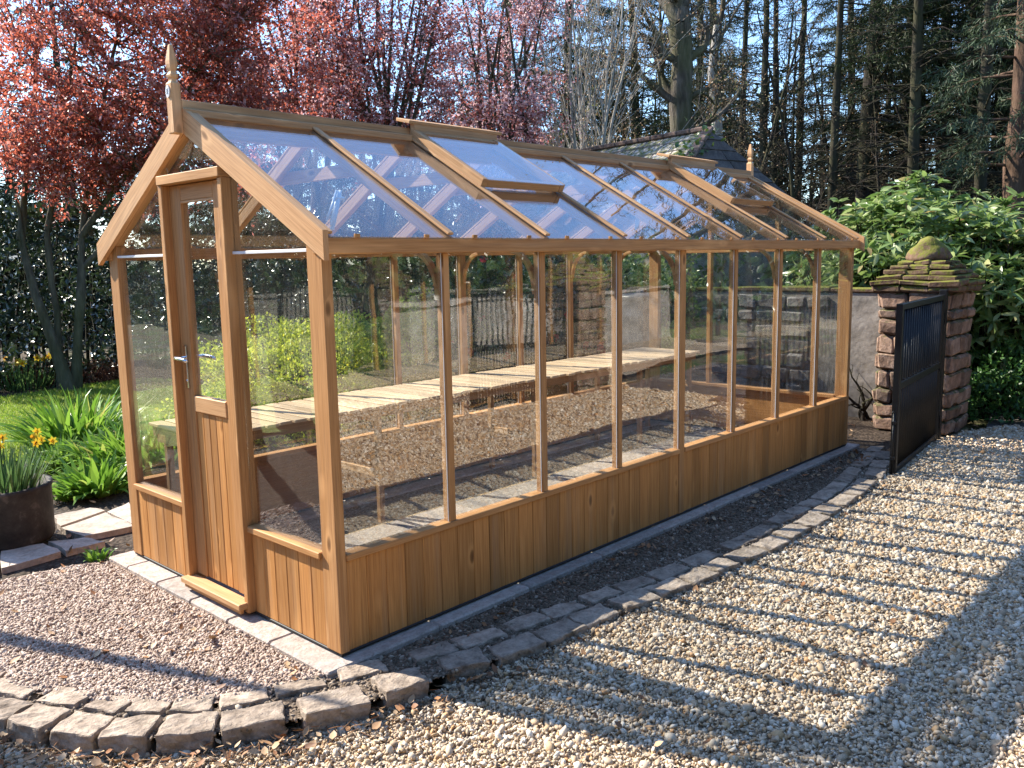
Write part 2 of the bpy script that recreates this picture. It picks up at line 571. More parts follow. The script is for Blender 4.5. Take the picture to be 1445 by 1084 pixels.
M['daff_leaf'] = leaf_mat('daffodil_leaves', [(0, (.05, .10, .03)), (.6, (.09, .17, .05)), (1, (.14, .22, .07))], .4, .35, .5)
M['daff_petal'] = leaf_mat('daffodil_petals', [(0, (.72, .50, .03)), (1, (.80, .62, .06))], .5, .35, .3)
M['daff_cup'] = leaf_mat('daffodil_cups', [(0, (.75, .33, .02)), (1, (.8, .42, .03))], .5, .3, .3)
M['grass'] = leaf_mat('grass_blades', [(0, (.15, .24, .025)), (.5, (.24, .35, .04)), (.85, (.32, .41, .06)), (1, (.42, .40, .14))], .5, .45, .3)
M['brown_twig'] = leaf_mat('brown_heather', [(0, (.06, .025, .014)), (.6, (.14, .055, .028)), (1, (.22, .10, .05))], .7, .2, .2)
M['groundcover'] = leaf_mat('groundcover', [(0, (.03, .08, .02)), (.6, (.06, .15, .035)), (1, (.10, .21, .05))], .4, .35, .5)
M['ivy'] = leaf_mat('ivy', [(0, (.04, .08, .02)), (1, (.13, .2, .04))], .35, .3, .5)


def bark_mat(name, a, b, c, scale=6.0, moss=0.0):
    t = NT(name)
    w = t.obj()
    n = t.noise(t.mapping(w, (scale, scale, scale * .22)), 1.0, 6, .65)
    n2 = t.noise(w, 1.4, 3, .5)
    col = t.ramp(n, [(.3, a), (.5, b), (.72, c)])
    if moss:
        col = t.mix(col, (.075, .085, .025), t.math('MULTIPLY', t.ramp(n2, [(.42, (0,) * 3), (.6, (1,) * 3)]), moss))
    return t.done(t.principled(col, .9, t.bump(n, 1.0, .05), spec=.15))


M['bark_grey'] = bark_mat('grey_bark', (.030, .025, .020), (.075, .063, .050), (.16, .138, .112), 9, .4)
M['bark_dark'] = bark_mat('dark_bark', (.012, .010, .008), (.028, .023, .019), (.055, .045, .037), 7, .25)
M['bark_pine'] = bark_mat('pine_bark', (.045, .028, .02), (.10, .06, .042), (.17, .11, .08), 6, .1)
M['bark_pale'] = bark_mat('pale_bark', (.20, .18, .155), (.32, .30, .27), (.43, .41, .38), 10, .15)
M['bark_plum'] = bark_mat('plum_bark', (.03, .024, .02), (.07, .058, .048), (.12, .10, .08), 10, .35)
M['bark_green'] = bark_mat('green_grey_bark', (.045, .04, .03), (.095, .085, .062), (.17, .155, .115), 12, .4)

# ================================================================== the greenhouse
L, W = 5.0, 1.9
ZE = 1.586                 # underside of the eave beam
ZS = .413                  # top of the sill
RM = .57                   # roof slope
def roof_z(y, off=0.0):
    yy = y if y <= W / 2 else W - y
    return 1.655 + RM * (yy + .03) + off


gh = empty('greenhouse', (L / 2, W / 2, 0), 'long cedar greenhouse with glazed pitched roof standing on the concrete kerb', 'greenhouse')


def part(mb, name, mat, parent=gh):
    return mb.build(name, M[mat], parent)


def one_box(name, lo, hi, mat='wood', parent=gh, ch=.003):
    b = MB(); b.box(lo, hi, ch)
    return part(b, name, mat, parent)


def pane_box(name, lo, hi, mat='glass', parent=gh):
    b = MB(); b.box(lo, hi, .0004)
    return part(b, name, mat, parent)


# corner posts
for x0, x1 in ((0, .045), (L - .045, L)):
    for y0, y1 in ((0, .10), (W - .10, W)):
        one_box('corner_post', (x0, y0, .012), (x1, y1, 1.66))
for lo, hi in (((.004, .004, 0), (L - .004, .03, .0125)), ((.004, W - .03, 0), (L - .004, W - .004, .0125)),
               ((.004, .03, 0), (.03, W - .03, .0125)), ((L - .03, .03, 0), (L - .004, W - .03, .0125))):
    one_box('damp_strip', lo, hi, 'dpc')

xs = [i * L / 8 for i in range(9)]
for side in (0, 1):
    def Y(a, side=side): return a if side == 0 else W - a
    def bx(lo, hi):
        y0, y1 = sorted((Y(lo[1]), Y(hi[1])))
        return (lo[0], y0, lo[2]), (hi[0], y1, hi[2])
    # upright bars
    for i in range(1, 8):
        w = .0185 if i != 4 else .028
        z0 = ZS - .001 if i != 4 else .0125
        b = MB()
        b.box(*bx((xs[i] - w, .0, ZS if i != 4 else .0125), (xs[i] + w, .045, ZE)), .003)
        bar = part(b, 'glazing_bar', 'wood')
        s = MB()
        s.box(*bx((xs[i] - w - .0032, .009, ZS), (xs[i] - w - .0002, .0125, ZE)), .0005)
        part(s, 'glazing_strip', 'seal', bar)
    # panes
    for i in range(8):
        a = xs[i] + (.045 if i == 0 else .0185 if i != 4 else .028)
        c = xs[i + 1] - (.045 if i == 7 else .0185 if i != 3 else .028)
        pane_box('wall_pane', *bx((a, .013, ZS - .002), (c, .017, ZE + .002)))
    # cladding boards
    b = MB()
    for h0, h1 in ((.045, 2.5 - .028), (2.5 + .028, L - .045)):
        n = 24
        for k in range(n):
            p0 = h0 + (h1 - h0) * k / n; p1 = h0 + (h1 - h0) * (k + 1) / n
            b.box(*bx((p0 + .0008, .006, .0125), (p1 - .0008, .02, ZS - .0285)), .003)
    b.box(*bx((.046, .0205, .0127), (L - .046, .028, ZS - .03)), .001)
    part(b, 'cladding', 'wood_board')
    # sill in two lengths
    b = MB()
    for h0, h1 in ((.0455, 2.5 - .0285), (2.5 + .0285, L - .0455)):
        b.box(*bx((h0, -.006, ZS - .028), (h1, .058, ZS)), .003)
    part(b, 'sill', 'wood')
    # eave beam
    b = MB(); b.box(*bx((-.008, -.034, ZE), (L + .03, .045, ZE + .062)), .004)
    part(b, 'eave_beam', 'wood')
    # curved knee braces at the main bars
    for i in (1, 2, 4, 6, 7):
        pts = []
        for k in range(7):
            a = PI / 2 * k / 6
            pts.append(Vector((xs[i], Y(.05 + .16 * (1 - math.cos(a))), ZE - .20 + .21 * math.sin(a))))
        b = MB()
        for k in range(6):
            b.beam(pts[k], pts[k + 1] + (pts[k + 1] - pts[k]) * .1, .022, .03, (1, 0, 0))
        part(b, 'knee_brace', 'wood')
    # roof bars
    for i in range(1, 8):
        b = MB()
        ya, yb = -.015, W / 2 - .018
        b.beam((xs[i], Y(ya), roof_z(ya, -.036)), (xs[i], Y(yb), roof_z(yb, -.036)), .036, .056)
        r = part(b, 'roof_bar', 'wood_roof')
        b = MB()
        ya = -.036
        b.beam((xs[i], Y(ya), roof_z(ya, .0125)), (xs[i], Y(yb), roof_z(yb, .0125)), .031, .012)
        part(b, 'bar_cap', 'wood_roof', r)
    # roof panes
    vent_bays = (2, 6) if side == 0 else (1, 5)
    for i in range(8):
        a = xs[i] + .004; c = xs[i + 1] - .004
        b = MB()
        ya, yb = -.040, W / 2 - .02
        b.beam(((a + c) / 2, Y(ya), roof_z(ya)), ((a + c) / 2, Y(yb), roof_z(yb)), c - a, .004, ch=.0004)
        part(b, 'roof_pane', 'glass_roof')
    # small clips holding the glass at the eave
    b = MB()
    for i in range(8):
        for q in (.22, .78):
            x = xs[i] + q * (L / 8)
            b.box(*bx((x - .012, -.043, roof_z(-.04) - .004), (x + .012, -.034, roof_z(-.04) + .012)), .001)
    part(b, 'glass_clip', 'wood')
    # bargeboards
    for xa, xb in ((-.032, -.0085), (L + .0305, L + .052)):
        b = MB()
        ya, yb = -.060, W / 2 + (.0 if side == 0 else .0)
        pts = [(xa, Y(ya), 1.568), (xa, Y(ya), 1.668), (xa, Y(yb), 1.668 + RM * (yb - ya) - .012), (xa, Y(yb), 1.568 + RM * (yb - ya) - .012)]
        d = Vector((0, yb - ya if side == 0 else -(yb - ya), RM * (yb - ya))).normalized()
        p0 = Vector(((xa + xb) / 2, Y(ya), 1.618)); p1 = Vector(((xa + xb) / 2, Y(yb - .002), 1.618 + RM * (yb - ya) - .012))
        n = Vector((0, -d.z if side == 0 else d.z, abs(d.y)))
        # plumb-cut ends
        hw = .048 / abs(d.y)
        o = [Vector((xa, p0.y, p0.z - hw)), Vector((xa, p1.y, p1.z - hw)), Vector((xa, p1.y, p1.z + hw)), Vector((xa, p0.y, p0.z + hw))]
        leng = (p1 - p0).length
        V = o + [q + Vector((xb - xa, 0, 0)) for q in o]
        fs = [[0, 1, 2, 3], [7, 6, 5, 4], [0, 4, 5, 1], [1, 5, 6, 2], [2, 6, 7, 3], [3, 7, 4, 0]]
        if side == 0: fs = [f[::-1] for f in fs]
        ou = RNG.uniform(0, 40)
        U = [(ou, 0), (ou + leng, 0), (ou + leng, .1), (ou, .1)] + [(ou, .12), (ou + leng, .12), (ou + leng, .22), (ou, .22)]
        b.poly(V, fs, False, U)
        part(b, 'bargeboard', 'wood_roof')
        # rafter behind the bargeboard
        b = MB()
        xx = .0185 if xa < 1 else L - .0185
        b.beam((xx, Y(-.012), roof_z(-.012, -.036)), (xx, Y(W / 2 - .018), roof_z(W / 2 - .018, -.036)), .036, .056)
        part(b, 'end_rafter', 'wood_roof')
        b = MB()
        b.beam((xx - .01, Y(-.036), roof_z(-.036, .012)), (xx - .01, Y(W / 2 - .018), roof_z(W / 2 - .018, .012)), .04, .013)
        part(b, 'bar_cap', 'wood_roof')

# ridge
b = MB()
b.box((-.008, W / 2 - .0175, 2.11), (L + .03, W / 2 + .0175, 2.225), .003)
part(b, 'ridge_board', 'wood_roof')
b = MB()
for s in (-1, 1):
    b.box((-.030, W / 2 + s * .034 - .014, 2.188), (L + .050, W / 2 + s * .034 + .014, 2.222), .004)
b.box((-.034, W / 2 - .0195, 2.2225), (L + .054, W / 2 + .0195, 2.262), .003)
part(b, 'ridge_capping', 'wood_roof')
# collar ties
for i in (1, 2, 3, 4, 5, 6, 7):
    b = MB()
    zc = 1.985
    b.beam((xs[i] + .029, .60, zc), (xs[i] + .029, W - .60, zc), .02, .062)
    part(b, 'collar_tie', 'wood_roof')
# a purlin board low on the far slope
# roof vents on the near slope
sl = Vector((0, 1, RM)).normalized(); nr = Vector((0, -RM, 1)).normalized()
def onroof(x, y, h): return Vector((x, y, roof_z(y))) + nr * h
for i in (2, 6):
    xa, xb = xs[i] - .008, xs[i + 1] + .008
    y0, y1 = .405, .945
    vf = bpy.data.objects.new('roof_vent', None); vf.empty_display_size = .1; COL.objects.link(vf)
    vf.parent = gh; vf.location = onroof((xa + xb) / 2, y0, .0) - gh.location
    for xx in (xa + .019, xb - .019):
        v = MB(); v.beam(onroof(xx, y0, .036), onroof(xx, y1, .036), .038, .046, nr)
        part(v, 'vent_stile', 'wood_roof', vf)
    v = MB(); v.beam(onroof(xa + .0385, y0 + .016, .034), onroof(xb - .0385, y0 + .016, .034), .034, .042, nr)
    part(v, 'vent_rail', 'wood_roof', vf)
    v = MB(); v.beam(onroof(xa + .0385, y1 - .03, .034), onroof(xb - .0385, y1 - .03, .034), .05, .042, nr)
    part(v, 'vent_rail', 'wood_roof', vf)
    v = MB(); v.beam(onroof((xa + xb) / 2, y0 - .012, .0615), onroof((xa + xb) / 2, y1 - .055, .0615), xb - xa - .05, .004, nr, .0004)
    part(v, 'vent_pane', 'glass_roof', vf)
    v = MB(); v.beam((xa - .035, W / 2 - .01, 2.298), (xb + .035, W / 2 - .01, 2.298), .115, .018, (0, -.25, 1))
    part(v, 'vent_flap', 'wood_roof', vf)
    v = MB(); v.box((xa + .002, W / 2 - .062, 2.224), (xb - .002, W / 2 - .026, 2.282), .003)
    part(v, 'vent_head', 'wood_roof', vf)
    # kerb of the opening, seen through the glass below
    v = MB()
    for xx in (xa + .02, xb - .02):
        v.beam(onroof(xx, y0 + .01, -.034), onroof(xx, y1 - .03, -.034), .018, .06, nr)
    v.beam(onroof(xa + .03, y0 + .01, -.034), onroof(xb - .03, y0 + .01, -.034), .02, .06, nr)
    part(v, 'vent_kerb', 'wood_roof', vf)

# finials
for n, fx in enumerate((-.0545, L + .0755)):
    cy = W / 2 + .003
    prof = [(2.118, .0205), (2.122, .0225), (2.325, .0225), (2.331, .019), (2.336, .0135), (2.345, .0125), (2.353, .0175), (2.362, .019), (2.37, .0145),
            (2.376, .0125), (2.39, .0165), (2.405, .0185), (2.42, .0180), (2.44, .015), (2.465, .0105), (2.484, .0075), (2.488, .003)]
    V = []; fs = []; U = []
    for k, (z, h) in enumerate(prof):
        for a, c in ((-1, -1), (1, -1), (1, 1), (-1, 1)):
            V.append(Vector((fx + a * h * .95, cy + c * h, z))); U.append((z, a * h + 3 + c * .07))
    for k in range(len(prof) - 1):
        for q in range(4):
            fs.append([k * 4 + q, k * 4 + (q + 1) % 4, k * 4 + 4 + (q + 1) % 4, k * 4 + 4 + q])
    fs.append([3, 2, 1, 0]); e = (len(prof) - 1) * 4; fs.append([e, e + 1, e + 2, e + 3])
    b = MB(); b.poly(V, fs, False, U)
    fin = part(b, 'finial', 'wood_roof')
    if n == 0:
        b = MB(); o = []
        for k in range(24):
            a = 2 * PI * k / 24
            o.append(Vector((fx - .0225, cy + .002 + .0165 * math.cos(a), 2.292 + .026 * math.sin(a))))
        b.prism(o, (-.004, 0, 0))
        bd = part(b, 'badge', 'badge', fin)
        b = MB()
        x = fx - .0272
        b.beam((x, cy + .009, 2.303), (x, cy - .004, 2.281), .0012, .0022, (0, 0, 1), .0002)
        b.beam((x, cy - .005, 2.304), (x, cy + .008, 2.281), .0012, .0022, (0, 0, 1), .0002)
        b.beam((x, cy - .007, 2.292), (x, cy + .010, 2.292), .0012, .0016, (0, 0, 1), .0002)
        part(b, 'badge_print', 'badge_ink', bd)


# ---- front gable (plane x = 0)
JL0, JL1, JR0, JR1 = 1.178, 1.212, .648, .682
HZ = 1.916
def gbox(name, y0, y1, z0, z1, x0=-.001, x1=.04, mat='wood', parent=gh, ch=.003):
    return one_box(name, (x0, y0, z0), (x1, y1, z1), mat, parent, ch)
gbox('door_jamb', JL0, JL1, .0125, HZ, -.036, .045)
gbox('door_jamb', JR0, JR1, .0125, HZ, -.030, .045)
gbox('door_head', JR0, JL1, HZ + .0005, HZ + .042, -.042, .04)
for name, y0, y1 in (('l', JL1 + .0005, W - .1005), ('r', .1005, JR0 - .0005)):
    b = MB()
    n = 5 if name == 'l' else 4
    n = max(4, round((y1 - y0) / .098))
    for k in range(n):
        p0 = y0 + (y1 - y0) * k / n; p1 = y0 + (y1 - y0) * (k + 1) / n
        b.box((.006, p0 + .0012, .0125), (.02, p1 - .0012, ZS - .0285), .0035)
    b.box((.0205, y0, .0127), (.028, y1, ZS - .03), .001)
    part(b, 'gable_cladding', 'wood_board')
    one_box('gable_sill', (-.014, y0, ZS - .028), (.058, y1, ZS), 'wood')
    pane_box('gable_pane', (.013, y0, ZS - .002), (.017, y1, 1.598))
    b = MB(); b.box((.002, y0, 1.597), (.022, y1, 1.609), .001); part(b, 'glazing_strip', 'seal')
# upper gable glass, as one pentagon above each side light and over the door
def gable_poly(name, outline, mat='glass'):
    b = MB(); b.prism([Vector((.013, y, z)) for y, z in outline], (.004, 0, 0)); return part(b, name, mat)
zt = lambda y: roof_z(y, -.01)
gable_poly('gable_pane', [(.02, 1.608), (JR0, 1.608), (JR0, zt(JR0)), (.02, zt(.02))])
gable_poly('gable_pane', [(JL1, 1.608), (W - .02, 1.608), (W - .02, zt(W - .02)), (JL1, zt(JL1))])
gable_poly('gable_pane', [(JR0 + .001, HZ + .043), (JL1 - .001, HZ + .043), (JL1 - .001, zt(JL1)), (W / 2, zt(W / 2) - .02), (JR0 + .001, zt(JR0))])
# threshold
b = MB(); b.box((-.072, JR0 + .006, .034), (-.0005, JL1 - .008, .062), .004)
part(b, 'threshold', 'wood_roof')
one_box('threshold_block', (-.06, JR0 + .02, .0125), (-.0408, JL1 - .02, .0335), 'wood')
# door
D0, D1 = JR1 + .003, JL0 - .003
XD0, XD1 = .002, .040
b = MB(); b.box((XD0, D1 - .098, .068), (XD1, D1, HZ - .003), .003)
b_l = b
door = part(b, 'door', 'wood')
b = MB(); b.box((XD0, D0, .068), (XD1, D0 + .098, HZ - .003), .003); part(b, 'door_stile', 'wood', door)
b = MB(); b.box((XD0 + .001, D0 + .0985, 1.842), (XD1 - .001, D1 - .0985, HZ - .003), .003); part(b, 'door_rail', 'wood', door)
b = MB(); b.box((XD0 - .004, D0 + .0985, .878), (XD1 - .001, D1 - .0985, .952), .004); part(b, 'door_rail', 'wood_roof', door)
b = MB(); b.box((XD0 + .0, D0 + .0985, 1.832), (XD0 + .012, D1 - .0985, 1.8415), .001); part(b, 'glazing_bead', 'wood_roof', door)
b = MB()
n = 5
pa, pb = D0 + .0985, D1 - .0985
for k in range(n):
    p0 = pa + (pb - pa) * k / n; p1 = pa + (pb - pa) * (k + 1) / n
    b.box((XD0 + .006, p0 + .0012, .0685), (XD0 + .02, p1 - .0012, .8775), .0035)
b.box((XD0 + .0205, pa, .069), (XD0 + .026, pb, .8775), .001)
part(b, 'door_panel', 'wood_board', door)
pane_box('door_pane', (XD0 + .014, pa, .953), (XD0 + .018, pb, 1.8415), 'glass', door)
# handle
hy = D1 - .05
b = MB()
b.box((XD0 - .007, hy - .0145, .985), (XD0 - .0002, hy + .0145, 1.185), .0035)
b.tube([(XD0 - .005, hy, 1.128), (XD0 - .05, hy, 1.128)], .0085, 12)
b.tube([(XD0 - .047, hy + .012, 1.129), (XD0 - .052, hy - .02, 1.129), (XD0 - .052, hy - .075, 1.126), (XD0 - .05, hy - .10, 1.121)], [.0095, .0095, .008, .007], 12)
b.box((XD1 + .0002, hy - .0145, .985), (XD1 + .007, hy + .0145, 1.185), .0035)
b.tube([(XD1 + .005, hy, 1.128), (XD1 + .05, hy, 1.128)], .0085, 12)
b.tube([(XD1 + .047, hy + .012, 1.129), (XD1 + .052, hy - .02, 1.129), (XD1 + .052, hy - .075, 1.126), (XD1 + .05, hy - .10, 1.121)], [.0095, .0095, .008, .007], 12)
b.tube([(XD0 - .0085, hy, 1.02), (XD0 - .0065, hy, 1.02)], .006, 10)
part(b, 'door_handle', 'chrome', door)

# ---- far gable
X = L
y0, y1 = .1005, W - .1005
b = MB(); n = 17
for k in range(n):
    p0 = y0 + (y1 - y0) * k / n; p1 = y0 + (y1 - y0) * (k + 1) / n
    b.box((X - .02, p0 + .001, .0125), (X - .006, p1 - .001, ZS - .0285), .003)
b.box((X - .028, y0, .0127), (X - .0205, y1, ZS - .03), .001)
part(b, 'gable_cladding', 'wood_board')
one_box('gable_sill', (X - .058, y0, ZS - .028), (X + .02, y1, ZS), 'wood')
b = MB(); b.box((X - .04, y0, 1.575), (X + .001, y1, 1.62), .003); part(b, 'gable_rail', 'wood')
for yy in (W / 3, 2 * W / 3):
    one_box('glazing_bar', (X - .045, yy - .0185, ZS), (X + .0, yy + .0185, 1.5745), 'wood')
    one_box('glazing_bar', (X - .042, yy - .0185, 1.6205), (X - .002, yy + .0185, zt(yy) - .03), 'wood')
for a, c in ((y0, W / 3 - .019), (W / 3 + .019, 2 * W / 3 - .019), (2 * W / 3 + .019, y1)):
    pane_box('gable_pane', (X - .017, a, ZS - .002), (X - .013, c, 1.576))
b = MB(); b.prism([Vector((X - .017, y, z)) for y, z in ((.02, 1.6205), (W - .02, 1.6205), (W - .02, zt(.02)), (W / 2, zt(W / 2) - .02), (.02, zt(.02)))], (.004, 0, 0))
part(b, 'gable_pane', 'glass')

# ================================================================== staging bench inside
bench = empty('staging_bench', (2.4, 1.5, 0), 'long pale slatted staging bench along the back wall inside the greenhouse', 'bench')
b = MB()
BY0, BY1, BX0, BX1, BZ = 1.215, 1.815, .10, 4.72, .725
k = 0; x = BX0
rr = random.Random(3)
while x < BX1:
    w = .072
    j = rr.uniform(-.012, .012); dz = rr.uniform(-.0015, .002)
    b.box((x, BY0 + j, BZ - .016 + dz), (x + w, BY1 + j * .3, BZ + dz), .002)
    x += .088
part(b, 'slatted_top', 'slat', bench)
for yy in (BY0 + .05, BY1 - .04):
    b = MB(); b.box((BX0 + .01, yy - .016, BZ - .072), (BX1, yy + .016, BZ - .0185), .003); part(b, 'long_rail', 'slat_frame', bench)
for xx in (.13, 1.2, 2.6, 3.9, 4.66):
    b = MB(); b.box((xx - .016, BY0 + .0665, BZ - .10), (xx + .016, BY1 - .0565, BZ - .03), .003); part(b, 'cross_rail', 'slat_frame', bench)
    for yy in (BY0 + .085, BY1 - .08):
        b = MB(); b.box((xx + .0165, yy - .018, .0), (xx + .0525, yy + .018, BZ - .019), .003); part(b, 'leg', 'slat_frame', bench)
    b = MB(); b.beam((xx + .035, BY0 + .104, .30), (xx + .035, BY1 - .099, .30), .02, .045); part(b, 'brace', 'slat_frame', bench)

# bundle of white plastic strips under the roof glass
for i, (bx_, by_, bz_, lab) in enumerate(((.30, .33, 1.80, 'bundle of white plastic strips hanging under the roof glass nearest the front gable'),
                                 (2.62, .42, 1.82, 'smaller bundle of pale blue strips hanging under the roof glass past the first vent'))):
    t_ = empty('strip_bundle', (bx_, by_, bz_), lab, 'plastic strips', None)
    rr = random.Random(5 + i)
    b = MB()
    for k in range(6):
        dx = rr.uniform(-.02, .02); dy = rr.uniform(-.012, .012)
        p1 = Vector((bx_ + .03 + dx * .6, by_ + dy, roof_z(by_) - .008))
        p0 = Vector((bx_ - .04 + dx, by_ - .03 + dy, bz_ - .10 + rr.uniform(-.02, .03)))
        b.tube([p0, (p0 + p1) / 2 + Vector((.004, 0, .004)), p1], .006, 6)
    part(b, 'strip', 'plastic_white', t_)
    b = MB(); b.lathe((bx_ + .028, by_, roof_z(by_) - .045), [(.026, 0), (.028, .006), (.026, .012)], 14); part(b, 'tie', 'plastic_white', t_)

# ================================================================== ground, kerb, setts
def sheet(name, pts, z, mat, label=None, kind='structure'):
    me = bpy.data.meshes.new(name)
    me.from_pydata([(p[0], p[1], z) for p in pts], [], [list(range(len(pts)))])
    o = link(name, me, M[mat])
    o['kind'] = kind
    return o


ORD = ['first', 'second', 'third', 'fourth', 'fifth', 'sixth', 'seventh', 'eighth', 'ninth', 'tenth', 'eleventh', 'twelfth', 'thirteenth',
       'fourteenth', 'fifteenth', 'sixteenth', 'seventeenth', 'eighteenth', 'nineteenth', 'twentieth', 'twenty-first', 'twenty-second', 'twenty-third', 'twenty-fourth', 'twenty-fifth']
OUT_L = [(564, 962), (469, 990), (358, 1012), (265, 1024), (184, 1028), (117, 1024), (53, 1013), (2, 1002)]
OUT_R = [(653, 930), (729, 911), (788, 889), (838, 868), (895, 845), (943, 828), (985, 812), (1016, 797), (1053, 781), (1088, 766), (1117, 749), (1145, 733), (1166, 719), (1190, 705), (1206, 693), (1219, 682), (1235, 667), (1241, 655), (1247, 642)]
IN_L = [(510, 946), (423, 968), (345, 986), (270, 995), (210, 997), (153, 994), (95, 984), (15, 972)]
IN_R = [(609, 921), (677, 901), (743, 878), (795, 861), (846, 840), (895, 825), (943, 807), (990, 788), (1040, 766), (1072, 750), (1102, 732), (1125, 721), (1143, 711), (1164, 698), (1179, 687), (1192, 676), (1202, 666), (1215, 654), (1225, 644), (1235, 634)]
ZT = -.018
oL = [gp(u, v, ZT) for u, v in OUT_L]; oR = [gp(u, v, ZT) for u, v in OUT_R]
iL = [gp(u, v, ZT - .004) for u, v in IN_L]; iR = [gp(u, v, ZT - .004) for u, v in IN_R]
oL.append(oL[-1] + Vector((-.10, .2, 0))); iL.append(iL[-1] + Vector((-.07, .22, 0)))


def sett(c, t, ln, wd, ht, seed, label, group):
    """one worn stone block: top face slightly domed and edges knocked off"""
    rr = random.Random(seed)
    t = t.normalized(); s = Vector((-t.y, t.x, 0))
    bm = bmesh.new()
    bmesh.ops.create_cube(bm, size=1)
    for v in bm.verts:
        v.co = Vector((v.co.x * ln * (1 + rr.uniform(-.08, .08)), v.co.y * wd * (1 + rr.uniform(-.1, .1)), v.co.z * ht))
    bmesh.ops.bevel(bm, geom=bm.edges[:] + bm.verts[:], offset=.007, segments=2, affect='EDGES', profile=.6)
    bmesh.ops.subdivide_edges(bm, edges=[e for e in bm.edges if e.calc_length() > .04], cuts=4, use_grid_fill=True)
    ph = [rr.uniform(0, 6) for _ in range(6)]
    for v in bm.verts:
        n = math.sin(v.co.x * 55 + ph[0]) * math.sin(v.co.y * 62 + ph[1]) * .0022 + math.sin(v.co.x * 21 + ph[2] + v.co.y * 30) * .0025
        n += math.sin(v.co.x * 120 + ph[4]) * math.sin(v.co.y * 140 + ph[5] + v.co.z * 90) * .0012 + rr.uniform(-.0011, .0011)
        v.co.z += n
        v.co.x += math.sin(v.co.y * 70 + v.co.z * 60 + ph[3]) * .003 + rr.uniform(-.0012, .0012)
        v.co.y += math.sin(v.co.x * 50 + v.co.z * 80 + ph[4]) * .0035
    me = bpy.data.meshes.new('sett')
    bm.to_mesh(me); bm.free()
    o = link('stone_sett', me, M['sett'])
    tilt = Matrix.Rotation(rr.uniform(-.05, .05), 3, 'X') @ Matrix.Rotation(rr.uniform(-.04, .04), 3, 'Y')
    R3 = Matrix((t, s, Vector((0, 0, 1)))).transposed() @ tilt
    o.matrix_world = Matrix.Translation(c - Vector((0, 0, ht / 2))) @ R3.to_4x4()
    tag(o, label, 'stone sett', group)
    return o


sd = 100
for lst, wd, raise_, grp, fmt in (
        (oL, .13, .010, 'raised outer row of edging setts', 'raised outer-row sett, {} from the greenhouse corner round the gravel bend'),
        (oR, .125, .006, 'raised outer row of edging setts', 'outer-row sett, {} from the greenhouse corner towards the iron gate'),
        (iL, .105, .004, 'sunken inner row of edging setts', 'flush inner-row sett, {} from the greenhouse corner round the gravel bend'),
        (iR, .105, .004, 'sunken inner row of edging setts', 'flush inner-row sett, {} from the greenhouse corner towards the iron gate')):
    for i, c in enumerate(lst):
        a = lst[max(i - 1, 0)]; d = lst[min(i + 1, len(lst) - 1)]
        t = d - a
        near = []
        if i: near.append((lst[i] - lst[i - 1]).length)
        if i < len(lst) - 1: near.append((lst[i + 1] - lst[i]).length)
        ln = min(.235, max(.08, min(near) - .014))
        if i == 0: ln = min(ln, .185)
        sd += 1
        sett(Vector((c.x, c.y, ZT + raise_)), t, ln, wd, .14, sd, fmt.format(ORD[i]), grp)

# concrete kerb: a ring under the greenhouse, cast in lengths
b = MB()
KZ = -.004
def kerb_run(p0, p1, n, axis, a0, a1):
    rr = random.Random(5)
    for k in range(n):
        q0 = p0 + (p1 - p0) * k / n; q1 = p0 + (p1 - p0) * (k + 1) / n
        dz = rr.uniform(-.003, 0)
        if axis == 'x': b.box((q0 + .0015, a0, -.16), (q1 - .0015, a1, KZ + dz), .008)
        else: b.box((a0, q0 + .0015, -.16), (a1, q1 - .0015, KZ + dz), .008)
kerb_run(-.108, L + .12, 9, 'x', -.062, .36)
kerb_run(-.108, L + .12, 7, 'x', W - .16, W + .08)
kerb_run(.3605, W - .1605, 4, 'y', -.108, .12)
kerb_run(.3605, W - .1605, 3, 'y', L - .12, L + .12)
ko = b.build('concrete_kerb', M['concrete'])
ko['kind'] = 'structure'

sheet('ground', [(-250, -250), (400, -250), (400, 400), (-250, 400)], -.13, 'litter')
outline = [(p.x, p.y - .02) for p in reversed(oR)]
outl = [(p.x - .01, p.y - .02) for p in oL]
def drive_z(x, y):
    """the drive lies a little lower round the bend by the front gravel"""
    t_ = np.clip((np.asarray(x) + .1) / 1.0, 0, 1); t_ = t_ * t_ * (3 - 2 * t_)
    return -.088 + .040 * t_
dp_ = [(-6, -12), (12.5, -12), (12.5, -4.6), (6.9, -4.4), (6.9, -.75), (6.35, -.5), (5.2, -.36)] + outline + outl + [(-1.5, 1.6), (-6, 3)]
gs = .125; V_ = {}; Fq = []; VL = []
def gv(i, j):
    if (i, j) not in V_:
        V_[(i, j)] = len(VL); xx, yy_ = -6 + i * gs, -12 + j * gs
        VL.append((xx, yy_, float(drive_z(xx, yy_)) - .004))
    return V_[(i, j)]
ci, cj = np.meshgrid(np.arange(148), np.arange(120), indexing='ij'); ci = ci.ravel(); cj = cj.ravel()
def _inp(x, y, poly):
    ins = np.zeros(len(x), bool)
    for i in range(len(poly)):
        x0, y0 = poly[i]; x1, y1 = poly[(i + 1) % len(poly)]
        ins ^= ((y0 > y) != (y1 > y)) & (x < (x1 - x0) * (y - y0) / (y1 - y0 + 1e-12) + x0)
    return ins
kk_ = _inp(-6 + (ci + .5) * gs, -12 + (cj + .5) * gs - .03, dp_)
for i, j in zip(ci[kk_], cj[kk_]): Fq.append([gv(i, j), gv(i + 1, j), gv(i + 1, j + 1), gv(i, j + 1)])
od = link('gravel_drive', np_mesh('gravel_drive', VL, Fq, True), M['gravel_bed']); od['kind'] = 'structure'
sheet('garden_soil', [(5.2, -.36)] + outline + outl + [(-1.5, 1.6), (-5, 3), (-6, 12), (12, 14), (12, -.2), (6.3, -.2)], -.058, 'soil')
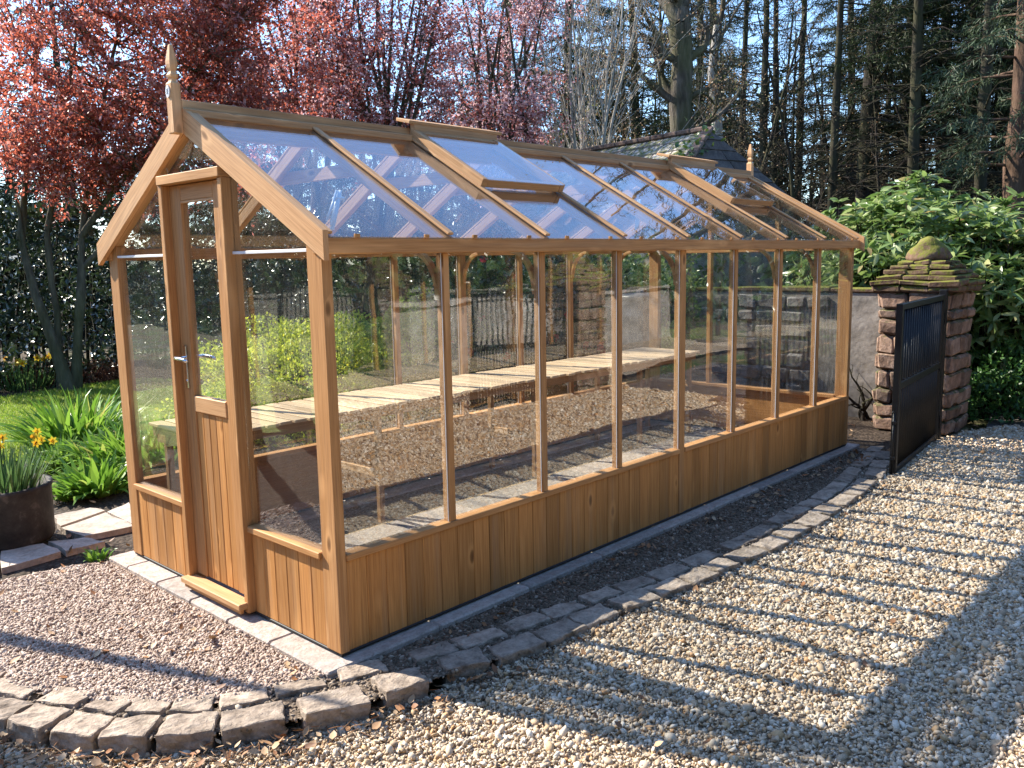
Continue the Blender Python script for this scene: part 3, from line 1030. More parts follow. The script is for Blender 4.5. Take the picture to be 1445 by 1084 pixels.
sheet('fine_gravel', [(p.x, p.y) for p in iL] + [(-1.3, 1.6), (-1.2, 2.2), (-.25, 2.05), (-.1, 1.95), (-.1, .01)], -.026, 'fine_bed')
b = MB(); rr = random.Random(8); q0 = .72
while q0 < L - .3:
    q1 = min(q0 + rr.uniform(.52, .64), L - .13)
    b.box((q0 + .003, .70, -.08), (q1 - .003, 1.275, -.003 + rr.uniform(-.004, .002)), .008); q0 = q1
po = b.build('concrete_path', M['concrete']); po['kind'] = 'structure'
sheet('greenhouse_floor', [(.11, .35), (L - .11, .35), (L - .11, W - .15), (.11, W - .15)], -.016, 'inside_floor')
sheet('soil_strip', [(5.1, -.06), (5.1, -.30)] + [(p.x, p.y - .05) for p in reversed(oR)] + [(p.x - .024, p.y - .044) for p in oL] + [(p.x - .03, p.y - .02) for p in reversed(iL)] + [(-.105, -.06)], -.029, 'strip')
sheet('lawn', [(-5, 4.0), (-.6, 4.75), (.5, 5.15), (1.4, 5.0), (2.8, 5.6), (3.9, 7.6), (3.4, 9.6), (2.0, 9.3), (.2, 9.0), (-5, 8.0)], -.035, 'lawn_base')
sheet('path', [(6.55, -.62), (7.55, -.42), (9.6, -1.2), (9.6, -3.8), (6.9, -3.8), (6.85, -.9)], -.06, 'path_slab')

# boundary on the other side of the drive: rendered wall with a dark evergreen screen behind it
t = empty('boundary_wall', (9, -6.6, 0), 'grey rendered boundary wall across the drive behind the photographer', 'wall')
b = MB(); b.box((5.6, -6.7, -.2), (12.5, -6.45, .95), .01); b.build('wall_face', M['render'], t)
b = MB()
for k in range(7): b.box((5.6 + k * .98, -6.76, .9505), (5.6 + k * .98 + .97, -6.39, 1.01), .01)
b.build('coping', M['render'], t)

# ------------------------------------------------------------------ loose stones
ICO_V = None
def ico():
    bm = bmesh.new(); bmesh.ops.create_icosphere(bm, subdivisions=1, radius=1)
    V = np.array([v.co[:] for v in bm.verts]); F = np.array([[v.index for v in f.verts] for f in bm.faces]); bm.free()
    return V, F


IV, IF = ico()


def stones(name, P, size, mat, seed, flat=.55, sink=.3):
    rng = np.random.default_rng(seed)
    n = len(P)
    q = rng.normal(size=(n, 4)); q[:, 1:3] *= .45
    q /= np.linalg.norm(q, axis=1, keepdims=True)
    w, x, y, z = q.T
    R = np.stack([1 - 2 * (y * y + z * z), 2 * (x * y - z * w), 2 * (x * z + y * w),
                  2 * (x * y + z * w), 1 - 2 * (x * x + z * z), 2 * (y * z - x * w),
                  2 * (x * z - y * w), 2 * (y * z + x * w), 1 - 2 * (x * x + y * y)], -1).reshape(n, 3, 3)
    s = np.stack([rng.uniform(.8, 1.35, n), rng.uniform(.6, 1.0, n), rng.uniform(flat * .7, flat * 1.3, n)], -1) * size[:, None]
    V = IV[None] * (1 + rng.uniform(-.3, .3, (n, 12, 1)))
    V = np.einsum('nij,nkj->nki', R, V * s[:, None, :])
    C = P.copy(); C[:, 2] += size * (flat * .9 - sink)
    V = V + C[:, None, :]
    F = IF[None] + (np.arange(n) * 12)[:, None, None]
    me = np_mesh(name, V.reshape(-1, 3), F.reshape(-1, 3))
    return link(name, me, M[mat])


def in_poly(x, y, poly):
    ins = np.zeros(len(x), bool)
    n = len(poly)
    for i in range(n):
        x0, y0 = poly[i]; x1, y1 = poly[(i + 1) % n]
        c = ((y0 > y) != (y1 > y))
        xi = (x1 - x0) * (y - y0) / (y1 - y0 + 1e-12) + x0
        ins ^= c & (x < xi)
    return ins


rng = np.random.default_rng(11)
drive_poly = [(-3, -4), (9, -4.4), (6.9, -2), (6.9, -.72), (6.3, -.5), (5.2, -.40)] + [(p.x, p.y - .05) for p in reversed(oR)] + [(p.x - .03, p.y - .05) for p in oL] + [(-1.6, 1.6), (-3, 2)]
N = 520000
x = rng.uniform(-3, 7, N); y = rng.uniform(-3.2, 1.2, N)
D = np.hypot(x - CAM[0], y - CAM[1])
P = np.stack([x, y, drive_z(x, y)], -1)
keep = in_poly(x, y, drive_poly) & in_view(P, 260) & (rng.random(N) < np.clip(1.15 - (D - 3) * .11, .22, 1))
P = P[keep]; D = D[keep]
size = rng.lognormal(math.log(.0075), .40, len(P)) * np.clip(.62 + D * .11, .9, 1.8)
size = np.clip(size, .004, .024)
P[:, 2] += rng.uniform(-.006, .008, len(P))
N = 90000
x = rng.uniform(-1.0, 8.5, N); y = rng.uniform(-5.6, -.6, N)
P2 = np.stack([x, y, drive_z(x, y) + rng.uniform(-.004, .006, N)], -1)
k2 = in_poly(x, y, [(-1, -5.6), (8.5, -5.0), (6.9, -3.5), (6.9, -.72)] + drive_poly[4:-2] + [(-1.6, 1.0)]) & ~in_view(P2, 255)
P = np.concatenate([P, P2[k2]]); size = np.concatenate([size, np.clip(rng.lognormal(math.log(.0135), .35, int(k2.sum())), .006, .026)])
o = stones('drive_stones', P, size, 'gravel', 12, flat=.46)
tag(o, kind='stuff', label='loose pale angular gravel covering the drive', cat='gravel')
front_poly = [(p.x, p.y + .03) for p in iL] + [(-1.3, 1.6), (-1.2, 2.15), (-.3, 2.02), (-.13, 1.93), (-.115, .03)]
N = 60000
x = rng.uniform(-1.4, -.1, N); y = rng.uniform(-.1, 2.2, N)
P = np.stack([x, y, np.full(N, -.022)], -1)
keep = in_poly(x, y, front_poly) & in_view(P, 260)
P = P[keep]
P[:, 2] += rng.uniform(-.004, .004, len(P))
size = np.clip(rng.lognormal(math.log(.0072), .3, len(P)), .003, .015)
o = stones('front_stones', P, size, 'fine_gravel', 13)
tag(o, kind='stuff', label='fine pinkish gravel in the bed before the door', cat='gravel')
# crumbs of soil and grit in the strip beside the kerb and between the setts
soil_poly = [(5.0, -.07), (-.10, -.07), (-.10, -.01)] + [(p.x, p.y + .05) for p in oL[::1]][:0] + [(p.x, p.y + .02) for p in oR]
N = 44000
x = rng.uniform(-1.2, 5, N); y = rng.uniform(-.62, .9, N)
allo = [(p.x, p.y - .06) for p in oR[::-1]] + [(p.x - .035, p.y - .055) for p in oL]
alli = [(p.x, p.y + .03) for p in iL[::-1]]
soil_poly = allo + alli + [(-.10, -.06), (5.0, -.06)]
P = np.stack([x, y, np.full(N, -.030)], -1)
keep = in_poly(x, y, soil_poly) & in_view(P, 30)
P = P[keep]
o = stones('soil_crumbs', P, np.clip(rng.lognormal(math.log(.0058), .45, len(P)), .002, .014), 'strip_crumb', 14)
tag(o, kind='stuff', label='dark crumbs of soil and grit beside the kerb', cat='soil')


N = 60000
x = rng.uniform(-1.3, 4.6, N); y = rng.uniform(-.95, .9, N)
e1_ = [(p.x, p.y - .05) for p in oR[::-1]] + [(p.x - .03, p.y - .05) for p in oL]
e2_ = [(p.x, p.y - .26) for p in oR[::-1]] + [(p.x - .20, p.y - .24) for p in oL]
k1 = in_poly(x, y, e1_ + e2_[::-1])
x = x[k1]; y = y[k1]
patch = np.sin(x * 5.1) + .8 * np.sin(x * 11.3 + 1) + .5 * np.sin(y * 23)
dist_ = np.interp(x, sorted(p.x for p in oL + oR), [q.y for q in sorted(oL + oR, key=lambda p: p.x)]) - y
keep = rng.random(len(x)) < np.clip(.9 - dist_ * 3.6 + patch * .16, 0, 1)
P = np.stack([x, y, drive_z(x, y) + .012], -1)[keep]
o = stones('edge_grit', P, np.clip(rng.lognormal(math.log(.0055), .4, len(P)), .002, .012), 'strip_crumb', 15)
tag(o, kind='stuff', label='brown earthy grit worked into the gravel beside the setts', cat='grit')


# ------------------------------------------------------------------ leaf and blade builders
def unit(v): return v / np.maximum(np.linalg.norm(v, axis=-1, keepdims=True), 1e-9)


def leaf_mesh(name, P, Dr, length, width, rng, up=.6, fold=.25):
    """one folded rhombus leaf per point: P base, Dr direction"""
    n = len(P)
    nrm = unit(rng.normal(size=(n, 3)) + np.array([0, 0, up]))
    s = unit(np.cross(Dr, nrm)); nn = np.cross(s, Dr)
    length = np.broadcast_to(length, (n,))[:, None]; width = np.broadcast_to(width, (n,))[:, None]
    mid = P + Dr * length * .45
    b = P; t = P + Dr * length - nn * length * .12
    l = mid - s * width * .5 + nn * width * fold * .5; r = mid + s * width * .5 + nn * width * fold * .5
    V = np.stack([b, r, t, l], 1).reshape(-1, 3)
    k = np.arange(n)[:, None] * 4
    F = np.concatenate([k + np.array([[0, 1, 2]]), k + np.array([[0, 2, 3]])], 1).reshape(-1, 3)
    return np_mesh(name, V, F)


def oval_leaf_mesh(name, P, Dr, length, width, rng, up=.8, droop=.25):
    """broader leaf with eight outline points and a midrib, bent along its length"""
    n = len(P)
    nrm = unit(rng.normal(size=(n, 3)) * .6 + np.array([0, 0, up]))
    s = unit(np.cross(Dr, nrm)); nn = np.cross(s, Dr)
    length = np.broadcast_to(length, (n,))[:, None]; width = np.broadcast_to(width, (n,))[:, None]
    ts = [0, .28, .62, 1.0]; ws = [0.06, .92, .82, .03]
    rows = []
    for tt, w in zip(ts, ws):
        c = P + Dr * length * tt - nn * length * droop * tt * tt
        rows += [c - s * width * .5 * w + nn * width * .10 * w, c, c + s * width * .5 * w + nn * width * .10 * w]
    V = np.stack(rows, 1).reshape(-1, 3)
    k = np.arange(n)[:, None] * 12
    fs = []
    for i in range(3):
        a = i * 3
        fs += [[a, a + 1, a + 4, a + 3], [a + 1, a + 2, a + 5, a + 4]]
    F = np.concatenate([k + np.array([f]) for f in fs], 1).reshape(-1, 4)
    return np_mesh(name, V, F, True)


def blade_mesh(name, P, Dr, length, width, rng, droop=.5, seg=4):
    """strap leaves: rise along Dr and bend over under gravity"""
    n = len(P)
    length = np.broadcast_to(length, (n,))[:, None]; width = np.broadcast_to(width, (n,))[:, None]
    droop = np.broadcast_to(droop, (n,))[:, None]
    side = unit(np.cross(Dr, np.array([0, 0, 1.0])) + rng.normal(size=(n, 3)) * .15)
    d = Dr.copy(); c = P.copy(); rows = []
    for i in range(seg + 1):
        t = i / seg
        w = width * (.75 + .5 * t if t < .5 else 1.0 * (1.02 - t) / .52) * .5
        rows += [c - side * w, c + side * w]
        c = c + d * length / seg
        d = unit(d + np.array([0, 0, -1.0]) * droop * (t + .15))
    V = np.stack(rows, 1).reshape(-1, 3)
    k = np.arange(n)[:, None] * (2 * (seg + 1))
    F = np.concatenate([k + np.array([[2 * i, 2 * i + 1, 2 * i + 3, 2 * i + 2]]) for i in range(seg)], 1).reshape(-1, 4)
    return np_mesh(name, V, F, True)


def tubes_mesh(name, polys, sides=5):
    """polys: list of (pts (k,3), radii (k,)); one mesh"""
    VV = []; FF = []; off = 0
    for pts, rad in polys:
        pts = np.asarray(pts, float); k = len(pts)
        t = np.gradient(pts, axis=0); t = unit(t)
        ref = np.array([1.0, 0, 0]) if abs(t[0, 0]) < .8 else np.array([0, 1.0, 0])
        a = unit(np.cross(t, ref)); bb = np.cross(t, a)
        ns = sides if rad[0] > .012 else 3
        ang = np.arange(ns) * 2 * PI / ns
        ring = pts[:, None, :] + (a[:, None, :] * np.cos(ang)[None, :, None] + bb[:, None, :] * np.sin(ang)[None, :, None]) * np.asarray(rad)[:, None, None]
        if rad[0] > .06:
            ring = ring + (ring - pts[:, None, :]) * (.10 * np.sin(ring[..., 2] * 3.1 + ring[..., 0] * 9)[..., None] + .07 * np.sin(ring[..., 2] * 9.3 + ring[..., 1] * 17)[..., None])
        VV.append(ring.reshape(-1, 3))
        i = np.arange(k - 1)[:, None] * ns; j = np.arange(ns)[None, :]; j2 = (j + 1) % ns
        FF.append((np.stack([i + j, i + j2, i + ns + j2, i + ns + j], -1) + off).reshape(-1, 4))
        off += k * ns
    return np_mesh(name, np.concatenate(VV), np.concatenate(FF), True)


def grow(p, d, Ln, r, lv, cfg, rng, out):
    c = cfg[lv]
    n = c['seg']
    pts = [np.array(p, float)]; rad = [r]; d = np.array(d, float)
    dirs = []
    for i in range(n):
        d = d + rng.normal(size=3) * c['wig'] + np.array([0, 0, c['trop']])
        d = d / np.linalg.norm(d)
        pts.append(pts[-1] + d * Ln / n); dirs.append(d.copy())
        rad.append(r * (1 - (i + 1) / n * c.get('taper', .75)))
    out['polys'].append((np.array(pts), np.array(rad)))
    out['lv'].append(lv)
    if lv + 1 >= len(cfg): return
    k = c['kids']
    for j in range(k):
        f = c.get('from', .2) + (1 - c.get('from', .2)) * (j + rng.random()) / k
        f = min(f, .98)
        i = min(int(f * n), n - 1); ff = f * n - i
        q = pts[i] * (1 - ff) + pts[i + 1] * ff
        a = rng.normal(size=3); a -= dirs[i] * (a @ dirs[i]); a /= np.linalg.norm(a)
        ang = c['ang'] * rng.uniform(.7, 1.25)
        nd = dirs[i] * math.cos(ang) + a * math.sin(ang)
        rr = rad[i] * c.get('rr', .55) * rng.uniform(.7, 1.1)
        grow(q, nd, Ln * c['lr'] * rng.uniform(.65, 1.25) * (1.15 - .5 * f), rr, lv + 1, cfg, rng, out)


def along(polys, per_m, rng, jit=.0):
    """random points and directions along polylines"""
    P = []; T = []
    for pts, _ in polys:
        seg = np.diff(pts, axis=0); ln = np.linalg.norm(seg, axis=1)
        n = max(1, rng.poisson(ln.sum() * per_m))
        i = rng.choice(len(seg), n, p=ln / ln.sum()); f = rng.random((n, 1))
        P.append(pts[i] + seg[i] * f); T.append(unit(seg[i]))
    P = np.concatenate(P); T = np.concatenate(T)
    if jit: P = P + rng.normal(size=P.shape) * jit
    return P, T


def blobby(n, rng, c, r, noise=.18, shell=.45, lower=-1.0):
    """points in the outer shell of a lumpy ellipsoid, with outward directions"""
    d = unit(rng.normal(size=(n * 2, 3)))
    d = d[d[:, 2] > lower][:n]
    f = 1 + noise * (np.sin(d[:, 0] * 5.1 + c[0]) * np.sin(d[:, 1] * 4.3 + c[1]) + .7 * np.sin(d[:, 2] * 7 + d[:, 0] * 6 + c[0] * 3) + .5 * np.sin(d[:, 1] * 11 + d[:, 2] * 9))
    rad = f * (1 - shell * rng.random(len(d)) ** 1.6)
    P = np.array(c)[None] + d * rad[:, None] * np.array(r)[None]
    return P, unit(d / np.array(r)[None])


exec_order = []

# ================================================================== wall, pillars, gates, outbuilding
def rough_stone(mb, c, half, rr, ax=None):
    """one irregular quarry block"""
    ax = ax or (Vector((1, 0, 0)), Vector((0, 1, 0)), Vector((0, 0, 1)))
    base = len(mb.v)
    rot = Matrix.Rotation(rr.uniform(-.1, .1), 3, 'X') @ Matrix.Rotation(rr.uniform(-.06, .06), 3, 'Y') @ Matrix.Rotation(rr.uniform(-.06, .06), 3, 'Z')
    ax = tuple(rot @ a for a in ax)
    mb.obox(c, ax, half, min(half) * .42)
    for i in range(base, len(mb.v)):
        p = Vector(mb.v[i])
        q = (p - Vector(c))
        mb.v[i] = tuple(p + Vector((math.sin(q.y * 30 + c[2] * 9) * .006, math.sin(q.z * 33 + c[1] * 7) * .006, math.sin(q.x * 31 + q.y * 17 + c[1] * 5) * .006)) + Vector((rr.uniform(-.005, .005), rr.uniform(-.005, .005), rr.uniform(-.005, .005))))


def stone_pillar(cx, cy, w, h, label, seed, flip=1):
    rr = random.Random(seed)
    t = empty('stone_pillar', (cx, cy, -.06), label, 'gate pillar', 'stone gate pillars')
    b = MB(); hw = w / 2
    b.box((cx - hw + .03, cy - hw + .03, -.2), (cx + hw - .03, cy + hw - .03, h), .004)
    z = -.16; row = 0
    while z < h - .03:
        hh = rr.uniform(.09, .19)
        if z + hh > h - .06: hh = h - z
        for ax, sg in ((0, -1), (1, -1), (0, 1), (1, 1)):
            p = -hw
            while p < hw - .02:
                ln = rr.uniform(.11, .36)
                if p + ln > hw - .09: ln = hw - p
                dpt = rr.uniform(.03, .055)
                mid = p + ln / 2
                e = hw - .018 + rr.uniform(-.014, .014)
                c = (cx + sg * e, cy + mid, z + hh / 2) if ax == 0 else (cx + mid, cy + sg * e, z + hh / 2)
                half = [dpt, ln / 2 - .006, hh / 2 - .006] if ax == 0 else [ln / 2 - .006, dpt, hh / 2 - .006]
                rough_stone(b, Vector(c), half, rr)
                p += ln
        z += hh; row += 1
    b.build('pillar_shaft', [M['pillar']], t)
    b = MB()
    zz = h; sizes = [(w / 2 + .055, .06), (w / 2 + .07, .045), (w / 2 + .03, .045), (w / 2 - .015, .045), (w / 2 - .06, .04), (w / 2 - .10, .035)]
    for hw2, hh in sizes:
        n = 3
        for i in range(n):
            for j in range(n):
                x0 = cx - hw2 + 2 * hw2 * i / n; y0 = cy - hw2 + 2 * hw2 * j / n
                rough_stone(b, Vector((x0 + hw2 / n, y0 + hw2 / n, zz + hh / 2)), [hw2 / n + .004, hw2 / n + .004, hh / 2 + rr.uniform(-.004, .004)], rr)
        zz += hh
    b.build('stepped_cap', M['pillarcap'], t)
    b = MB()
    prof = [(.175, 0), (.182, .035), (.165, .075), (.142, .115), (.112, .155), (.07, .195), (.035, .215), (.01, .222)]
    b.lathe((cx, cy, zz - .005), prof, 18)
    for i in range(len(b.v)):
        p = b.v[i]
        b.v[i] = (p[0] + math.sin(p[2] * 40 + p[1] * 30) * .016, p[1] + math.sin(p[2] * 37 + p[0] * 33) * .016, p[2] + math.sin(p[0] * 35 + p[1] * 40) * .006)
    b.build('cap_finial', M['pillarcap'], t)
    return t


stone_pillar(6.36, -.13, .60, 1.20, 'red sandstone gate pillar with mossy stepped cap and domed top beside the rhododendron', 21)
stone_pillar(6.36, -3.95, .60, 1.20, 'matching red sandstone gate pillar across the drive, mirrored in the side glass', 22)


def iron_gate(p0, p1, label):
    """leaf from the hinge p0 to the free end p1"""
    p0 = Vector((p0[0], p0[1], 0)); p1 = Vector((p1[0], p1[1], 0))
    d = (p1 - p0); Ln = d.length; d.normalize(); s = Vector((-d.y, d.x, 0)); up = Vector((0, 0, 1))
    t = empty('iron_gate', p0, label, 'gate', 'black iron gate leaves')
    A = (d, s, up)
    z0, z1, zm = -.045, 1.19, .60
    def bar(b, a, z_a, z_b, hw, hd, off=0):
        b.obox(p0 + d * a + s * off + up * ((z_a + z_b) / 2), A, [hw, hd, (z_b - z_a) / 2], .003)
    def rail(b, a0, a1, z, hh, hd):
        b.obox(p0 + d * ((a0 + a1) / 2) + up * z, A, [(a1 - a0) / 2, hd, hh], .003)
    b = MB()
    bar(b, .025, z0, z1, .025, .022); bar(b, Ln - .025, z0, z1, .025, .022)
    rail(b, .0505, Ln - .0505, z1 - .022, .022, .02); rail(b, .0505, Ln - .0505, z0 + .03, .022, .02)
    b.build('gate_frame', M['iron'], t)
    b = MB(); rail(b, .051, Ln - .051, zm, .026, .02)
    for k in range(14):
        a = .1 + (Ln - .2) * k / 13
        b.lathe(p0 + d * a + up * (zm + .024), [(.012, 0), (.016, .006), (.012, .014), (.004, .018)], 8)
    b.build('mid_rail', M['iron'], t)
    n = int(Ln / .072)
    b = MB()
    for k in range(1, n):
        a = Ln * k / n
        b.tube([p0 + d * a + up * (z0 + .05), p0 + d * a + up * (z1 - .043)], .0105, 8)
    b.build('upright_bars', M['iron'], t)
    b = MB()
    for k in range(n):
        a = Ln * (k + .5) / n
        if .06 < a < Ln - .06:
            b.tube([p0 + d * a + up * (z0 + .05), p0 + d * a + up * (zm - .025)], .0105, 8)
    b.build('dog_bars', M['iron'], t)
    b = MB()
    b.tube([p0 + d * (Ln + .018) + up * -.09, p0 + d * (Ln + .018) + up * .42], .008, 8)
    b.tube([p0 + d * (Ln + .018) + up * .42, p0 + d * (Ln + .05) + up * .42], .008, 8)
    for z in (.08, .34): b.obox(p0 + d * (Ln + .014) + up * z, A, [.014, .016, .012], .002)
    b.build('drop_bolt', M['iron'], t)
    b = MB()
    b.obox(p0 - d * .055 + up * .57, A, [.030, .030, .66], .004)
    for z in (.12, 1.02):
        b.tube([p0 - d * .012 + up * (z - .05), p0 - d * .012 + up * (z + .05)], .013, 10)
    b.build('hinge_post', M['iron'], t)
    return t


iron_gate((5.90, -.40), (4.43, -.56), 'black barred iron gate leaf standing open beside the red stone pillar')
iron_gate((5.95, -3.62), (4.45, -3.75), 'black barred iron gate leaf standing open across the drive')

# rendered garden wall behind the far gable
t = empty('garden_wall', (6.62, 2.2, 0), 'grey rendered garden wall with exposed rubble behind the far gable', 'wall')
b = MB(); b.box((6.55, .19, -.2), (6.75, 5.6, 1.17), .01); b.build('wall_face', M['render'], t)
b = MB()
yy = .192; rr = random.Random(9)
while yy < 5.55:
    ln = min(rr.uniform(.5, .8), 5.6 - yy)
    b.box((6.535, yy + .002, 1.1705), (6.765, yy + ln - .002, 1.215 + rr.uniform(-.012, .012)), .015); yy += ln
b.build('coping', M['pillarcap'], t)
b = MB()
for row in range(8):
    z = -.06 + row * .15
    yy = .92 + rr.uniform(-.2, .2)
    end = 2.25 + rr.uniform(-.35, .25)
    while yy < end:
        ln = rr.uniform(.14, .34)
        rough_stone(b, Vector((6.545, yy + ln / 2, z + .075)), [rr.uniform(.02, .05), ln / 2 - .012, rr.uniform(.05, .075)], rr); yy += ln
b.build('exposed_rubble', M['rubble'], t)

# stone outbuilding with a slab roof behind
def P3(u, v, D):
    d = CF * 1216.8 + CR * (u - 722.5) - CU * (v - 542.0)
    h = math.hypot(d[0], d[1]); return Vector(CAM + d * (D / h))
t = empty('outbuilding', pos(960, 13), 'low stone outbuilding with pale slab roof and ivy behind the greenhouse', 'outbuilding')
rA = P3(800, 214, 15.2); rB = P3(1000, 194, 12.8)
zr = (rA.z + rB.z) / 2; rA.z = zr - .0; rB.z = zr + .0
ed = (rB - rA); ed.z = 0; ed.normalize(); outd = Vector((ed.y, -ed.x, 0))
if outd.dot(Vector(CAM) - rA) < 0: outd = -outd
eh = zr - 1.15
e0 = rA + outd * 1.5; e0.z = eh
e1 = rB + outd * 1.5 + ed * .55; e1.z = eh
k0 = rA - outd * 1.5; k0.z = eh
k1 = rB - outd * 1.5 + ed * .55; k1.z = eh
def slope(mb, a, b_, c, d, rows, th, rr):
    """courses of slabs from eave a-b_ up to ridge d-c"""
    nrm = (b_ - a).cross(d - a).normalized()
    if nrm.z < 0: nrm = -nrm
    for r in range(rows):
        f0, f1 = r / rows, (r + 1) / rows + .04
        l0 = a.lerp(d, f0); l1 = b_.lerp(c, f0); h0 = a.lerp(d, min(f1, 1)); h1 = b_.lerp(c, min(f1, 1))
        n = max(1, int((l1 - l0).length / .38)); cuts = [0] + sorted((k + rr.uniform(-.25, .25)) / n for k in range(1, n)) + [1]
        for k in range(len(cuts) - 1):
            q = [l0.lerp(l1, cuts[k] + .004), l0.lerp(l1, cuts[k + 1] - .004), h0.lerp(h1, cuts[k + 1] - .004), h0.lerp(h1, cuts[k] + .004)]
            lift = nrm * (th * .8 + rr.uniform(0, .008))
            o = [q[0] + lift, q[1] + lift, q[2] + nrm * .004, q[3] + nrm * .004]
            mb.prism(o, nrm * th)
rr = random.Random(31)
b = MB(); slope(b, e0, e1, rB, rA, 8, .028, rr); b.build('slab_roof', M['slab_roof'], t)
b = MB(); slope(b, k1, k0, rA, rB, 6, .028, rr); b.build('rear_roof', M['slate'], t)
b = MB(); slope(b, e1, k1, rB + ed * .002 - outd * .002, rB, 8, .026, rr); b.build('hip_slope', M['slate'], t)
b = MB()
nn = 12
for k in range(nn):
    a = rA.lerp(rB, k / nn); c = rA.lerp(rB, (k + .97) / nn)
    b.beam(a + Vector((0, 0, .035)), c + Vector((0, 0, .035)), .20, .07, ch=.02)
for k in range(10):
    a = rB.lerp(e1, k / 10); c = rB.lerp(e1, (k + .96) / 10)
    b.beam(a + Vector((0, 0, .05)), c + Vector((0, 0, .05)), .15, .05, ch=.015)
b.build('ridge_tiles', M['ridge_tile'], t)
b = MB()
inn = .14
c0 = rA + outd * (1.5 - inn) ; c1 = rB + outd * (1.5 - inn) + ed * (.55 - inn); c2 = rB - outd * (1.5 - inn) + ed * (.55 - inn); c3 = rA - outd * (1.5 - inn)
b.prism([Vector((p.x, p.y, -.2)) for p in (c0, c1, c2, c3)], (0, 0, eh + .2 + .08))
b.build('wall_body', M['render'], t)
rng = np.random.default_rng(33)
P = []
for k in range(260):
    f = rng.random() ** .7
    q = rB.lerp(e1, f) + Vector(rng.normal(size=3) * .10) + Vector((0, 0, .10)) + outd * float(rng.normal() * .12)
    P.append(q[:])
for k in range(500):
    q = c1.lerp(c2, rng.random() * .6) + ed * .04; P.append((q.x + rng.normal() * .05, q.y + rng.normal() * .05, rng.uniform(.3, eh)))
P = np.array(P); Dr = unit(rng.normal(size=P.shape) + np.array([-.5, -.5, -.3]))
link('ivy', oval_leaf_mesh('ivy', P, Dr, rng.uniform(.05, .09, len(P)), rng.uniform(.04, .07, len(P)), rng), M['ivy'], t)

# water butt behind the back wall
wp = pos(905, 8.6)
t = empty('water_butt', (wp.x, wp.y, 0), 'dark grey plastic water butt seen through the glass beside the camellia', 'water butt')
b = MB(); prof = [(.20, -.06), (.205, .0)]
for k in range(9): prof += [(.205 + .012 * (k % 2), .08 + k * .12), (.205 + .012 * (k % 2), .17 + k * .12)]
prof += [(.21, 1.14), (.0, 1.14)]
b.lathe((wp.x, wp.y, 0), prof[:-1], 28); b.build('barrel', M['water_butt'], t)
b = MB(); b.lathe((wp.x, wp.y, 1.142), [(.225, 0), (.228, .03), (.20, .05), (.04, .065), (.03, .09), (.01, .092)], 28); b.build('lid', M['water_butt'], t)

# ================================================================== flagstones
rr = random.Random(4)
for i, (quad, lab) in enumerate((
        ([(84, 745), (150, 722), (192, 742), (118, 757)], 'pale flagstone nearest the planter, lit by the sun'),
        ([(150, 722), (182, 708), (196, 728), (190, 741)], 'small pale flagstone against the left greenhouse corner'),
        ([(72, 728), (128, 716), (150, 720), (84, 743)], 'pale flagstone below the green clump of leaves'),
        ([(0, 775), (62, 766), (88, 778), (0, 803)], 'grey flagstone in front of the planter in shade'),
        ([(66, 764), (120, 758), (150, 764), (92, 778)], 'grey cracked flagstone right of the planter'),
        ([(-70, 780), (-4, 776), (-4, 806), (-70, 812)], 'grey flagstone cut off by the left edge of the picture'))):
    z = -.022
    q = [gp(u, v, z) for u, v in quad]
    c = sum(q, Vector()) / 4
    q = [c + (p - c) * .95 for p in q]
    # extra outline points so the edge is not straight
    o = []
    for k in range(4):
        a, bq = q[k], q[(k + 1) % 4]
        o.append(a)
        for f in (.33, .66):
            p = a.lerp(bq, f); o.append(p + Vector((rr.uniform(-.012, .012), rr.uniform(-.012, .012), 0)))
    b = MB(); b.prism(o, (0, 0, -.05))
    ob = b.build('flagstone', M['flag'])
    tag(ob, lab, 'flagstone', 'path of flagstones')

# ================================================================== planter with daffodils
pp = Vector((-.348, 2.83, 0))
t = empty('planter', (pp.x, pp.y, -.02), 'dark round metal planter with a worn rim at the left edge', 'planter')
b = MB(); b.lathe((pp.x, pp.y, -.03), [(.245, 0), (.255, .02), (.258, .30), (.266, .315), (.266, .335), (.246, .335), (.244, .26), (.01, .26)], 40)
t2 = NT('dark_planter')
n = t2.noise(t2.obj(), 9, 6, .65)
c = t2.ramp(n, [(.35, (.018, .016, .015)), (.55, (.045, .04, .037)), (.72, (.15, .13, .115))])
M['planter'] = t2.done(t2.principled(c, .75, t2.bump(n, .3, .01), spec=.3))
b.build('tub', M['planter'], t)
b = MB(); b.lathe((pp.x, pp.y, .235), [(.243, 0), (.2, .012), (.01, .02)], 24); b.build('compost', M['soil'], t)


